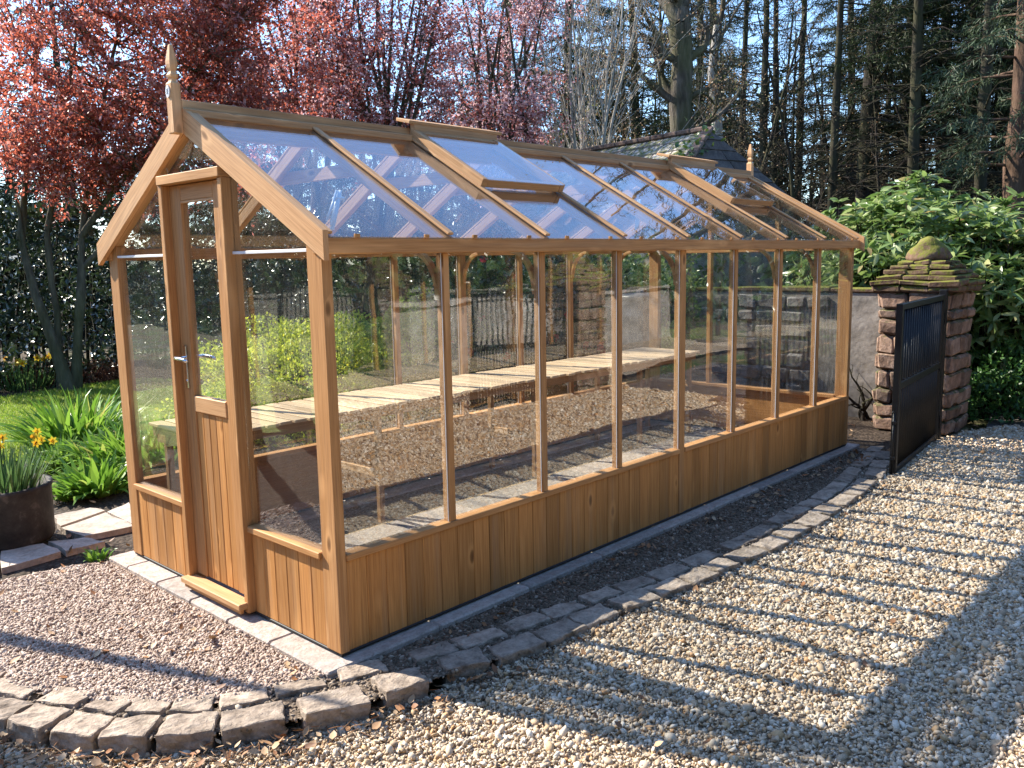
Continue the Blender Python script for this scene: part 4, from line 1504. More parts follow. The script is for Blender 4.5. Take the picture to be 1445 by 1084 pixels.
def daffodil_heads(P, fw, size, parent, rng, c, z0):
    """each flower: stem, six petals and a cup"""
    for p, f in zip(P, fw):
        b0 = np.array([c[0] + (p[0] - c[0]) * .6, c[1] + (p[1] - c[1]) * .6, c[2]])
        fl = link('flower', tubes_mesh('flower', [(np.array([b0, (b0 + p) / 2 + [0, 0, .03], p + [0, 0, .012], p]), np.array([.004, .004, .0035, .003]))], 5), M['daff_leaf'], parent)
        pv = []; pf = []; cv = []; cf = []
        f = Vector(f).normalized(); a = f.orthogonal().normalized(); cc = f.cross(a)
        p = Vector(p); pv.append(p[:])
        for k in range(6):
            an = k * PI / 3 + rng.uniform(-.1, .1)
            d = a * math.cos(an) + cc * math.sin(an); s = f.cross(d)
            base = len(pv)
            pv += [(p + d * size * .6 + s * size * .28 + f * size * .08)[:], (p + d * size * 1.05 - f * size * .05)[:], (p + d * size * .6 - s * size * .28 + f * size * .08)[:]]
            pf.append([0, base, base + 1, base + 2])
        n = 8
        for h, r in ((0, .22), (.35, .28), (.62, .42)):
            for k in range(n):
                an = 2 * PI * k / n
                cv.append((p + f * size * h + (a * math.cos(an) + cc * math.sin(an)) * size * r)[:])
        for h in range(2):
            for k in range(n):
                cf.append([h * n + k, h * n + (k + 1) % n, (h + 1) * n + (k + 1) % n, (h + 1) * n + k])
        link('petals', np_mesh('petals', pv, pf), M['daff_petal'], fl)
        link('cup', np_mesh('cup', cv, cf, True), M['daff_cup'], fl)


def daffodils(c, rad, n, h, nfl, size, label, seed, face=(-.4, -.6, .1)):
    rng = np.random.default_rng(seed)
    t = empty('daffodil_clump', c, label, 'daffodils', 'clumps of daffodils')
    a = rng.uniform(0, 2 * PI, n); r = rad * np.sqrt(rng.random(n))
    P = np.stack([c[0] + r * np.cos(a), c[1] + r * np.sin(a), np.full(n, c[2])], -1)
    Dr = unit(np.stack([np.cos(a) * r / rad * .55, np.sin(a) * r / rad * .55, np.ones(n)], -1) + rng.normal(size=(n, 3)) * .13)
    link('leaf_blades', blade_mesh('blades', P, Dr, h * rng.uniform(.65, 1.15, n), rng.uniform(.010, .017, n), rng, .16, 4), M['daff_leaf'], t)
    a = rng.uniform(0, 2 * PI, nfl); r = rad * 1.15 * np.sqrt(rng.random(nfl))
    F = np.stack([c[0] + r * np.cos(a), c[1] + r * np.sin(a), c[2] + h * rng.uniform(.85, 1.12, nfl)], -1)
    fw = unit(np.array(face)[None] + rng.normal(size=(nfl, 3)) * .35)
    daffodil_heads(F, fw, size, t, rng, c, h)
    return t


daffodils((pp.x, pp.y, .25), .20, 190, .27, 5, .030, 'daffodils with green spears growing in the dark round planter', 41)
dp = pos(28, 13.2); daffodils((dp.x, dp.y, -.05), .36, 220, .42, 7, .055, 'daffodils in the shaded border beyond the lawn', 42)
dp = gp(72, 668, -.05); daffodils((dp.x, dp.y, -.05), .18, 60, .30, 5, .036, 'small yellow daffodils between the planter and the broad green clump', 43)
dp = pos(305, 12.0); daffodils((dp.x, dp.y, -.05), .3, 120, .42, 8, .05, 'orange daffodils seen through the door glass', 44)


def clump(u, D, rad, n, ln, wd, label, seed, mat='lush', droop=.35, name='leafy_clump', cat='perennial', group='broad green clumps by the greenhouse', z=-.05):
    rng = np.random.default_rng(seed)
    c = gp(u, D, z) if D > 100 else pos(u, D, z)
    t = empty(name, c, label, cat, group)
    a = rng.uniform(0, 2 * PI, n); r = rad * np.sqrt(rng.random(n))
    P = np.stack([c[0] + r * np.cos(a) * .75, c[1] + r * np.sin(a) * .75, np.full(n, z)], -1)
    Dr = unit(np.stack([np.cos(a) * r / rad * .85, np.sin(a) * r / rad * .85, np.ones(n) * .9], -1) + rng.normal(size=(n, 3)) * .2)
    link('leaves', blade_mesh('leaves', P, Dr, ln * rng.uniform(.55, 1.2, n), wd * rng.uniform(.7, 1.3, n), rng, droop * rng.uniform(.4, 1.7, n), 5), M[mat], t)
    return t


clump(112, 632, .44, 430, .50, .044, 'largest arching green clump beside the lawn', 51, droop=.42)
clump(158, 664, .32, 260, .36, .05, 'green leafy clump against the left greenhouse corner', 52, droop=.4)
clump(138, 694, .26, 210, .28, .05, 'low bright green clump in front of the flagstones', 53, droop=.42)
clump(92, 665, .20, 130, .26, .04, 'small pale green clump beside the yellow daffodils', 54, droop=.4)
clump(215, 7.4, .5, 420, .45, .05, 'green clump seen through the glass left of the door', 55, droop=.4)
clump(300, 8.6, .5, 340, .4, .05, 'green clump seen through the door glass', 56, droop=.4)
clump(100, 704, .12, 60, .15, .035, 'little green tuft at the edge of the flagstones', 57, droop=.5)
c = gp(140, 790, -.05)
dd = math.hypot(c.x - CAM[0], c.y - CAM[1])
clump(140, 790, .07, 36, .085, .02, 'tiny green weed at the corner of the concrete kerb', 58, droop=.5, name='weed', cat='weed', group=None)

# low brown heather in the border
rng = np.random.default_rng(61)
hp = pos(108, 13.6)
t = empty('brown_shrub', (hp.x, hp.y, -.05), 'low rusty brown shrub under the red tree', 'shrub')
polys = []
for k in range(900):
    a = rng.uniform(-1.25, 1.25); r = rng.uniform(-.5, .5)
    q = np.array([hp.x + math.sin(YAW + .45) * a * -1 * -1, hp.y - math.cos(YAW + .45) * a, -.05]) + np.array([math.cos(YAW), math.sin(YAW), 0]) * r
    d = np.array([rng.normal() * .5, rng.normal() * .5, 1]); d /= np.linalg.norm(d)
    h = rng.uniform(.12, .36)
    polys.append((np.array([q, q + d * h * .5 + rng.normal(size=3) * .02, q + d * h]), np.array([.004, .003, .002])))
link('twigs', tubes_mesh('twigs', polys, 3), M['brown_twig'], t)
P, T = along(polys, 22, rng, .015)
link('leaves', leaf_mesh('leaves', P, unit(T + rng.normal(size=P.shape) * .7), rng.uniform(.03, .06, len(P)), rng.uniform(.012, .025, len(P)), rng), M['brown_twig'], t)

# lawn grass
rng = np.random.default_rng(62)
N = 130000
lp = [(-5, 4.0), (-.6, 4.75), (.5, 5.15), (1.4, 5.0), (2.8, 5.6), (3.9, 7.6), (3.4, 9.6), (2.0, 9.3), (.2, 9.0), (-5, 8.0)]
x = rng.uniform(-1.5, 4, N); y = rng.uniform(4.2, 9.7, N)
P = np.stack([x, y, np.full(N, -.037)], -1)
keep = in_poly(x, y, lp) & in_view(P, 40); P = P[keep]
Dr = unit(rng.normal(size=P.shape) * .45 + np.array([0, 0, 1]))
tag(link('lawn_grass', blade_mesh('grass', P, Dr, rng.uniform(.02, .05, len(P)), rng.uniform(.004, .008, len(P)), rng, .3, 2), M['grass']), 'short sunlit mown grass of the lawn', 'grass', kind='stuff')
# fallen leaves
rng = np.random.default_rng(63)
P = []
def strew(poly, n, z):
    xs_, ys_ = zip(*poly); k = 0
    while k < n:
        q = (rng.uniform(min(xs_), max(xs_)), rng.uniform(min(ys_), max(ys_)))
        if in_poly(np.array([q[0]]), np.array([q[1]]), poly)[0]:
            P.append((q[0], q[1], z)); k += 1
edge = [(p.x, p.y - .06) for p in oR[::-1]] + [(p.x - .04, p.y - .06) for p in oL]
edge2 = [(p.x, p.y - .17) for p in oR[::-1]] + [(p.x - .16, p.y - .18) for p in oL]
strew(edge + edge2[::-1], 380, -.055)
strew(front_poly, 60, -.014)
strew([(.1, -.1), (5, -.1), (5, -.3), (.1, -.2)], 110, -.016)
strew([(-.3, 2.1), (2.0, 2.2), (2.2, 4.2), (-.8, 3.2)], 160, -.04)
strew([(.5, -.6), (6, -.8), (6, -2.6), (-.5, -2)], 120, -.034)
strew([(5.1, .0), (6.4, .3), (6.4, 2), (5.2, 2)], 130, -.045)
strew([(6.5, -.6), (9, .4), (9, -4), (7, -4)], 160, -.045)
P = np.array(P)
Dr = rng.normal(size=P.shape); Dr[:, 2] = rng.uniform(-.05, .35, len(P)); Dr = unit(Dr)
tag(link('fallen_leaves', oval_leaf_mesh('fallen', P, Dr, rng.uniform(.02, .055, len(P)), rng.uniform(.012, .032, len(P)), rng, up=1.6, droop=-.2), M['dead_leaf']), 'dry brown fallen leaves scattered along the setts', 'leaves', kind='stuff')

# straw-like bits of twig in the gravel
P = []
strew(edge + edge2[::-1], 420, -.055)
strew([(.5, -.6), (5, -.8), (5, -2.0), (.8, -1.6)], 160, -.036)
P = np.array(P); polys = []
for q in P:
    d = rng.normal(size=3); d[2] *= .12; d /= np.linalg.norm(d); h = rng.uniform(.02, .07)
    polys.append((np.array([q, q + d * h * .5 + rng.normal(size=3) * .003, q + d * h]), np.array([.0016, .0015, .001])))
tag(link('twig_litter', tubes_mesh('litter', polys, 3), M['dead_leaf']), 'thin dry twigs and stalks lying in the gravel', 'twigs', kind='stuff')

# ================================================================== hedges and bushes
def bush(name, cat, label, c, r, n, ln, wd, mat, seed, group=None, up=.5, inner=.35, lower=-.5, oval=False, noise=.18, nstem=14, bark='bark_plum', spread=.8, zclip=-.05):
    rng = np.random.default_rng(seed)
    t = empty(name, (c[0], c[1], 0), label, cat, group)
    P, N = blobby(n, rng, c, r, noise, inner, lower)
    k = P[:, 2] > zclip; P = P[k]; N = N[k]
    Dr = unit(N * .7 + rng.normal(size=P.shape) * spread + np.array([0, 0, .15]))
    f = oval_leaf_mesh if oval else leaf_mesh
    link('foliage', f('foliage', P, Dr, ln * rng.uniform(.6, 1.25, len(P)), wd * rng.uniform(.65, 1.25, len(P)), rng, up), M[mat], t)
    polys = []
    for k in range(nstem):
        a = rng.uniform(0, 2 * PI); e = np.array([c[0] + r[0] * .7 * math.cos(a) * rng.random(), c[1] + r[1] * .7 * math.sin(a) * rng.random(), c[2] + r[2] * rng.uniform(.1, .75)])
        b0 = np.array([c[0] + (e[0] - c[0]) * .25, c[1] + (e[1] - c[1]) * .25, -.06])
        m1 = (b0 + e) / 2 + rng.normal(size=3) * .06
        polys.append((np.array([b0, m1, e]), np.array([.022, .016, .007])))
    link('stems', tubes_mesh('stems', polys, 6), M[bark], t)
    return t, P, N


# laurel hedge: a long block of glossy leaves
rng = np.random.default_rng(71)
hA, hB = pos(-110, 13.6), pos(660, 17.2)
t = empty('laurel_hedge', hA.lerp(hB, .5), 'dark glossy laurel hedge running behind the lawn and the greenhouse', 'hedge')
hd = (hB - hA); hl = hd.length; hd.normalize(); hn = Vector((hd.y, -hd.x, 0))
if hn.dot(Vector(CAM) - hA) < 0: hn = -hn
n = 23000
s_ = rng.random(n) * hl; which = rng.random(n)
zt_ = 2.25 + .16 * np.sin(s_ * 1.3) + .1 * np.sin(s_ * 3.1 + 1) + rng.normal(size=n) * .05
zz = np.where(which < .8, rng.random(n) * zt_, zt_)
dep = np.where(which < .8, .55 + .14 * np.sin(s_ * 2.3 + zz * 2) + .1 * np.sin(s_ * 5 - zz * 4.1) - np.abs(rng.normal(size=n)) * .10, rng.uniform(-.1, .6, n))
P = np.array(hA)[None] + s_[:, None] * np.array(hd)[None] + dep[:, None] * np.array(hn)[None]; P[:, 2] = zz - .05
out_ = np.where((which < .8)[:, None], np.array(hn)[None] * .8 + np.array([0, 0, .1]), np.array([0, 0, 1.0]))
Dr = unit(out_ + rng.normal(size=P.shape) * .8)
link('foliage', leaf_mesh('foliage', P, Dr, rng.uniform(.07, .13, n), rng.uniform(.035, .06, n), rng, .7), M['laurel'], t)
n = 200
s_ = rng.random(n) * hl
P = np.array(hA)[None] + s_[:, None] * np.array(hd)[None] + rng.uniform(-.35, .1, n)[:, None] * np.array(hn)[None]; P[:, 2] = rng.random(n) * 2.1
link('inner_foliage', leaf_mesh('inner', P, unit(rng.normal(size=P.shape)), rng.uniform(.16, .26, n), rng.uniform(.10, .16, n), rng), M['laurel'], t)
polys = []
for k in range(90):
    q = np.array(hA + hd * (hl * (k + rng.random()) / 90)) ; q[2] = -.1
    polys.append((np.array([q, q + rng.normal(size=3) * .08 + [0, 0, 1.0], q + rng.normal(size=3) * .15 + [0, 0, 1.9]]), np.array([.03, .022, .01])))
link('stems', tubes_mesh('stems', polys, 5), M['bark_dark'], t)

rng = np.random.default_rng(78)
t = empty('evergreen_screen', (3, -8.2, 0), 'tall dark evergreen screen beyond the boundary wall across the drive', 'hedge')
n = 60000
q_ = rng.random(n) * 76
P = np.where((q_ < 38)[:, None], np.stack([-11 + q_, -8.2 + np.sin(q_ * 1.7) * .3, q_ * 0], -1), np.stack([-11 + q_ * 0, -8.2 + (q_ - 38) * 1.0, q_ * 0], -1))
P[:, 2] = rng.random(n) * (5.2 + .7 * np.sin(q_ * .9) + .4 * np.sin(q_ * 2.7)); P += rng.normal(size=P.shape) * [.25, .25, .1]
link('foliage', leaf_mesh('foliage', P, unit(rng.normal(size=P.shape)), rng.uniform(.25, .45, n), rng.uniform(.15, .26, n), rng), M['camellia'], t)
polys = []
for k in range(76):
    a = np.array([-11 + k, -8.4, -.1]) if k < 38 else np.array([-11.2, -8.2 + (k - 38), -.1])
    polys.append((np.array([a, a + rng.normal(size=3) * .1 + [0, 0, 2.2], a + rng.normal(size=3) * .2 + [0, 0, 4.6]]), np.array([.08, .06, .02])))
link('stems', tubes_mesh('stems', polys, 6), M['bark_dark'], t)

yc = pos(445, 8.7)
bush('yellow_shrub', 'shrub', 'yellow green small-leaved shrub in bloom behind the greenhouse glass', (yc.x, yc.y, .34), (1.2, .95, .66), 30000, .038, .026, 'yellow_leaf', 72, up=.3, inner=.4, lower=-.7, noise=.2, nstem=40)
yc = pos(575, 9.3)
bush('green_shrub', 'shrub', 'mid green small-leaved shrub right of the yellow one', (yc.x, yc.y, .40), (1.0, .8, .66), 20000, .042, .027, 'lime', 73, up=.3, lower=-.7, nstem=24)
cc = pos(735, 9.4)
t, P, N = bush('camellia_bush', 'shrub', 'dark glossy camellia with red flowers seen through the side glass', (cc.x, cc.y, .85), (1.0, 1.0, 1.0), 9000, .085, .045, 'camellia', 74, up=.6, lower=-.9, noise=.2)
rng = np.random.default_rng(75)
k = rng.choice(len(P), 46, replace=False)
for p, nn_ in zip(P[k], N[k]):
    f = Vector(nn_).normalized(); a = f.orthogonal().normalized(); c = f.cross(a); p = Vector(p) + f * .06; pv = [p[:]]; pf = []
    for lay, (sz, tilt) in enumerate(((.052, .15), (.036, .55), (.02, .9))):
        for q in range(6):
            an = q * PI / 3 + lay * .5
            d = (a * math.cos(an) + c * math.sin(an)); s = f.cross(d); d = (d + f * tilt).normalized()
            base = len(pv); pv += [(p + d * sz * .6 + s * sz * .42)[:], (p + d * sz)[:], (p + d * sz * .6 - s * sz * .42)[:]]; pf.append([0, base, base + 1, base + 2])
    link('red_flower', np_mesh('flower', pv, pf), M['red_petal'], t)
cc = pos(905, 10.2)
bush('green_bush', 'shrub', 'fresh green bush seen through the glass right of the camellia', (cc.x, cc.y, .75), (.8, .8, .95), 7000, .07, .04, 'rhodo', 76, up=.5, lower=-.9)


# rhododendrons: whorls of long leaves
def rhodo(c, r, nw, label, seed):
    rng = np.random.default_rng(seed)
    t = empty('rhododendron', (c[0], c[1], 0), label, 'rhododendron', 'rhododendrons behind the gate pillar')
    P, N = blobby(nw, rng, c, r, .16, .28, -.75)
    k = P[:, 2] > .0; P = P[k]; N = N[k]
    nl = 8
    ax = unit(N + np.array([0, 0, .9]) + rng.normal(size=P.shape) * .25)
    a1 = unit(np.cross(ax, rng.normal(size=P.shape))); a2 = np.cross(ax, a1)
    PP = []; DD = []
    for j in range(nl):
        an = 2 * PI * j / nl + rng.uniform(-.2, .2, len(P))
        d = a1 * np.cos(an)[:, None] + a2 * np.sin(an)[:, None] + ax * rng.uniform(.05, .65, len(P))[:, None]
        PP.append(P + ax * rng.uniform(-.02, .02, len(P))[:, None]); DD.append(unit(d))
    PP = np.concatenate(PP); DD = np.concatenate(DD)
    link('foliage', oval_leaf_mesh('foliage', PP, DD, rng.uniform(.10, .18, len(PP)), rng.uniform(.036, .058, len(PP)), rng, .9, .22), M['rhodo'], t)
    polys = []
    for k in range(0, len(P), 3):
        e = P[k] - N[k] * .02; b0 = np.array([c[0] + (e[0] - c[0]) * .2, c[1] + (e[1] - c[1]) * .2, -.08])
        m1 = b0 * .45 + e * .55 - np.array([0, 0, .12])
        polys.append((np.array([b0, m1, e]), np.array([.02, .011, .005])))
    link('stems', tubes_mesh('stems', polys, 5), M['bark_dark'], t)


for u, D, z, r, nw, lab, sd in ((1278, 10.6, 1.25, (1.15, 1.0, .98), 1050, 'tall bright rhododendron just behind the stepped pillar cap', 81),
                               (1392, 10.4, .95, (1.0, .95, 1.05), 800, 'rhododendron right of the gate pillar with shaded lower leaves', 82),
                               (1190, 12.5, 1.0, (1.0, .9, 1.0), 500, 'rhododendron partly hidden by the far end of the greenhouse', 83),
                               (1500, 10.8, 1.0, (.9, .9, 1.0), 500, 'rhododendron at the right edge of the picture', 84)):
    c = pos(u, D, z); rhodo((c.x, c.y, c.z), r, nw, lab, sd)
gcx = pos(1432, 9.75)
bush('groundcover_shrub', 'shrub', 'low fresh green leafy shrub to the right of the gate pillar', (gcx.x, gcx.y, .12), (.75, .55, .5), 5200, .065, .032, 'groundcover', 85, up=.8, lower=-.3, oval=False)
# climbing stem at the wall by the pillar
rng = np.random.default_rng(86)
q = gp(1222, 590, -.05)
t = empty('climber', (q.x, q.y, -.05), 'bare twisted climber stem at the foot of the rendered wall', 'climber')
out = {'polys': [], 'lv': []}
cfg = [dict(seg=6, wig=.28, trop=.1, kids=5, ang=.7, lr=.55, rr=.6), dict(seg=4, wig=.3, trop=.05, kids=0, ang=.6, lr=.5)]
for k in range(4):
    grow((q.x + rng.normal() * .06, q.y + rng.normal() * .06, -.07), (rng.normal() * .25, rng.normal() * .35, 1), rng.uniform(.4, .85), .022, 0, cfg, rng, out)
link('stems', tubes_mesh('stems', out['polys'], 6), M['bark_dark'], t)


# ================================================================== trees
def crown_tree(name, label, stems, centers, nleaf, spread, ln, wd, mats, bark, seed, cat='tree', group=None, up=.2, twig_r=.012, fold=.25, side=True):
    """stems: list of (pts, radii); a twig joins each cluster centre to the nearest lower stem point"""
    rng = np.random.default_rng(seed)
    b0 = stems[0][0][0]
    t = empty(name, tuple(b0), label, cat, group)
    SP = np.concatenate([np.linspace(0, 1, 14)[:, None] * 0 + np.stack([np.interp(np.linspace(0, len(p) - 1, 14), np.arange(len(p)), p[:, k]) for k in range(3)], -1) for p, _ in stems])
    SR = np.concatenate([np.interp(np.linspace(0, len(p) - 1, 14), np.arange(len(p)), r) for p, r in stems])
    polys = list(stems); twigs = []
    for c in centers:
        d = np.linalg.norm(SP - c, axis=1) + np.where(SP[:, 2] > c[2] - .12 * np.linalg.norm(SP[:, :2] - c[:2], axis=1), 3.0, 0)
        i = int(np.argmin(d)); a = SP[i]; v = c - a; Lq = np.linalg.norm(v)
        m1 = a + v * .35 + rng.normal(size=3) * .06 * Lq - np.array([0, 0, .05 * Lq]); m2 = a + v * .7 + rng.normal(size=3) * .05 * Lq
        r0 = min(SR[i] * .6, twig_r * (.6 + Lq * .5))
        tw = (np.array([a, m1, m2, c + v * .06]), np.array([r0, r0 * .7, r0 * .45, r0 * .2]))
        polys.append(tw); twigs.append(tw)
        for k in range(3 if side else 0):
            f = rng.uniform(.4, .95); s0 = a + v * f
            dd = unit(v / Lq + rng.normal(size=3) * .7); l2 = Lq * rng.uniform(.15, .35) + .1
            tw2 = (np.array([s0, s0 + dd * l2 * .5 + rng.normal(size=3) * .02, s0 + dd * l2 + np.array([0, 0, .03])]), np.array([r0 * .4, r0 * .28, r0 * .12]))
            polys.append(tw2); twigs.append(tw2)
    link('trunk', tubes_mesh('trunk', polys, 8), M[bark], t)
    tot = int(len(centers) * nleaf)
    k = rng.integers(0, len(centers), tot)
    P1 = np.asarray(centers)[k] + rng.normal(size=(tot, 3)) * np.array(spread)
    P2, T2 = along(twigs, max(1, nleaf * .62), rng, .035)
    P = np.concatenate([P1, P2])
    Dr = unit(rng.normal(size=P.shape) + np.array([0, 0, -.1]))
    me = leaf_mesh('crown', P, Dr, ln * rng.uniform(.6, 1.3, len(P)), wd * rng.uniform(.6, 1.3, len(P)), rng, up, fold)
    mats = mats if isinstance(mats, (list, tuple)) else [mats]
    o = link('crown', me, [M[q] for q in mats], t)
    if len(mats) > 1:
        mi = np.repeat((rng.random(len(P)) > .62).astype(np.int32), 2)
        me.polygons.foreach_set('material_index', mi)
    return t


def ell(n, c, r, rng, shell=.75, cut=None):
    """cluster centres in a lumpy ellipsoid, denser towards the outside"""
    d = unit(rng.normal(size=(n, 3))); f = rng.random(n) ** (1 / 3) * shell + (1 - shell) * rng.random(n)
    lump = 1 + .18 * np.sin(d[:, 0] * 4 + c[0]) + .16 * np.sin(d[:, 1] * 5 + d[:, 2] * 4 + c[1])
    P = np.array(c) + d * (f * lump)[:, None] * np.array(r)
    return P


def stem(p0, p1, r0, r1, rng, n=7, bend=.12):
    p0 = np.array(p0, float); p1 = np.array(p1, float)
    ts = np.linspace(0, 1, n)[:, None]
    off = np.cumsum(rng.normal(size=(n, 3)) * bend / n, axis=0) * np.linalg.norm(p1 - p0) * ts
    return (p0 + (p1 - p0) * ts + off, np.linspace(r0, r1, n) * np.where(np.arange(n) == 0, 1.25, 1))


def at3(u, v, D):
    d = CF * 1216.8 + CR * (u - 722.5) - CU * (v - 542.0)
    return CAM + d * (D / math.hypot(d[0], d[1]))


# red-leaved plum at the left
rng = np.random.default_rng(91)
D0 = 12.6
b = np.array(pos(92, D0, -.08))
st = [stem(b, at3(35, 340, D0 + .2), .085, .045, rng), stem(b + [.1, .05, 0], at3(112, 300, D0), .075, .04, rng), stem(b + [-.05, .1, 0], at3(80, 330, D0 + .5), .06, .035, rng)]
st += [stem(st[0][0][-1], at3(60, -60, D0 + .6), .045, .012, rng), stem(st[1][0][-1], at3(190, -80, D0), .04, .012, rng), stem(st[1][0][-2], at3(330, 20, D0 - .6), .04, .01, rng),
       stem(st[2][0][-1], at3(120, -120, D0 + .8), .035, .01, rng), stem(st[1][0][-3], at3(300, 180, D0 - .5), .032, .008, rng), stem(st[0][0][-2], at3(10, 160, D0 + .4), .03, .008, rng)]
cen = np.concatenate([ell(430, at3(215, 70, D0), (2.2, 1.7, 2.3), rng, .85), ell(120, at3(330, 30, D0 - .3), (1.3, 1.3, 1.6), rng), ell(110, at3(105, 205, D0), (1.1, .8, .95), rng), ell(50, at3(240, 235, D0), (.9, .8, .5), rng)])
cen = cen[(cen[:, 2] > 2.25)]
crown_tree('red_plum_tree', 'red-leaved plum tree with slanting stems rising from the border left of the greenhouse', st, cen, 40, (.11, .11, .08), .062, .036, ['plum', 'plum'], 'bark_green', 92, group='flowering plum trees')
# pink flowering plums behind
for (u, D, lab, cu, cv, r, n, sdd, mats) in (
        (520, 14.8, 'plum tree with pink blossom and dark upright stems above the greenhouse ridge', 540, 20, (2.0, 1.5, 2.3), 250, 93, ['plum_pink', 'plum']),
        (715, 16.2, 'pale pink blossoming tree left of the white-stemmed tree', 705, 60, (1.7, 1.4, 2.4), 190, 94, ['plum_pink', 'plum_pink']),
        (420, 15.8, 'maroon and pink blossoming tree behind the red-leaved plum', 415, -20, (1.7, 1.4, 2.3), 210, 95, ['plum', 'plum_pink'])):
    rng = np.random.default_rng(sdd)
    b = np.array(pos(u, D, -.1))
    st = []
    for k in range(4):
        m_ = at3(u + rng.uniform(-45, 45), 200 + rng.uniform(-30, 40), D + rng.uniform(-.3, .3))
        s0 = stem(b + rng.normal(size=3) * [.12, .12, 0], m_, .07, .045, rng, 7, .06); st.append(s0)
        for j in range(3):
            st.append(stem(s0[0][-1 - j], at3(cu + rng.uniform(-130, 130), cv - rng.uniform(60, 190), D + rng.uniform(-.8, .8)), .04, .008, rng, 7, .1))
    cen = np.concatenate([ell(n, at3(cu, cv, D), r, rng), ell(n // 2, at3(cu, cv + 150, D), (r[0] * .95, r[1] * .8, .95), rng)])
    crown_tree('pink_plum_tree', lab, st, cen, 30, (.15, .15, .11), .062, .04, mats, 'bark_plum', sdd + 20, group='flowering plum trees')

# pale-stemmed young tree with buds
rng = np.random.default_rng(97)
D = 17.5; b = np.array(pos(835, D, -.1)); st = []
out = {'polys': [], 'lv': []}
cfg = [dict(seg=9, wig=.05, trop=.05, kids=13, ang=.42, lr=.36, rr=.55, taper=.8, **{'from': .2}), dict(seg=5, wig=.08, trop=.07, kids=6, ang=.5, lr=.45, rr=.6), dict(seg=3, wig=.12, trop=.05, kids=0, ang=.5, lr=.5)]
for du in (-62, -38, -8, 12, 26, 40, -20):
    e = at3(835 + du * 1.35, -60 - abs(du), D + rng.uniform(-.4, .4)); v = e - b
    grow(b + rng.normal(size=3) * [.1, .1, 0], v / np.linalg.norm(v), np.linalg.norm(v), .05, 0, cfg, rng, out)
t = empty('pale_stemmed_tree', tuple(b), 'many-stemmed pale grey tree with small buds above the roof ridge', 'tree')
link('trunk', tubes_mesh('trunk', out['polys'], 6), M['bark_pale'], t)
P, T = along([p for p, l in zip(out['polys'], out['lv']) if l >= 1], 5.0, rng, .03)
link('bud_foliage', leaf_mesh('buds', P, unit(T + rng.normal(size=P.shape) * .6), rng.uniform(.03, .07, len(P)), rng.uniform(.02, .035, len(P)), rng), M['bud'], t)


# conifers
def conifer(name, label, base, H, r0, z0, rmax, nb, seed, mat='conifer', bark='bark_dark', cat='conifer', group=None, dens=26, needle=.14, topstart=.0, deadto=None):
    rng = np.random.default_rng(seed)
    base = np.array(base, float)
    t = empty(name, tuple(base), label, cat, group)
    tr = stem(base - [0, 0, .15], base + [rng.normal() * .2, rng.normal() * .2, H], r0, .03, rng, 12, .02)
    polys = [tr]; green = []
    for k in range(nb):
        f = (k + rng.random()) / nb
        z = z0 + (H * .98 - z0) * f
        i = z / H * 11; j = min(int(i), 10)
        p = tr[0][j] + (tr[0][j + 1] - tr[0][j]) * (i - j)
        az = rng.uniform(0, 2 * PI); Lb = rmax * (1 - f * .82) * rng.uniform(.55, 1.15)
        d = np.array([math.cos(az), math.sin(az), rng.uniform(-.1, .25)])
        q1 = p + d * Lb * .5 + [0, 0, .03 * Lb]; q2 = p + d * Lb - np.array([0, 0, .16 * Lb]) + rng.normal(size=3) * .1
        pb = (np.array([p, (p + q1) / 2, q1, (q1 + q2) / 2 + [0, 0, .03 * Lb], q2]), np.array([.03, .026, .02, .013, .005]) * (1 - f * .5) * (r0 / .25) ** .5)
        polys.append(pb)
        dead = deadto is not None and z < deadto
        ns = int(Lb * (5 if dead else 4))
        for s in range(ns):
            ff = rng.uniform(.25, 1); ii = ff * 4; jj = min(int(ii), 3); s0 = pb[0][jj] + (pb[0][jj + 1] - pb[0][jj]) * (ii - jj)
            sd_ = np.array([-d[1], d[0], 0]) * rng.choice([-1, 1]) * .8 + d * .6 + [0, 0, rng.uniform(-.35, .1)]
            sd_ /= np.linalg.norm(sd_); l2 = Lb * .38 * rng.uniform(.5, 1.1)
            tw = (np.array([s0, s0 + sd_ * l2 * .55, s0 + sd_ * l2 - np.array([0, 0, .18 * l2])]), np.array([.009, .006, .003]))
            polys.append(tw)
            if not dead: green.append(tw)
        if not dead: green.append((pb[0][2:], pb[1][2:]))
    link('trunk', tubes_mesh('trunk', polys, 8), M[bark], t)
    P, T = along(green, dens, rng, .05)
    Dr = unit(T * .7 + rng.normal(size=P.shape) * .55 + np.array([0, 0, -.25]))
    link('crown', leaf_mesh('crown', P, Dr, needle * rng.uniform(.6, 1.4, len(P)), needle * .15 * rng.uniform(.7, 1.3, len(P)), rng, 1.0, .1), M[mat], t)
    return t


def place_copy(src, u, D, label, sc=1.0, rz=0.0, group=None):
    o = cp(src); p = pos(u, D, -.1)
    o.location = p; o.rotation_euler = (0, 0, rz); o.scale = (sc, sc, sc)
    o['label'] = label
    return o


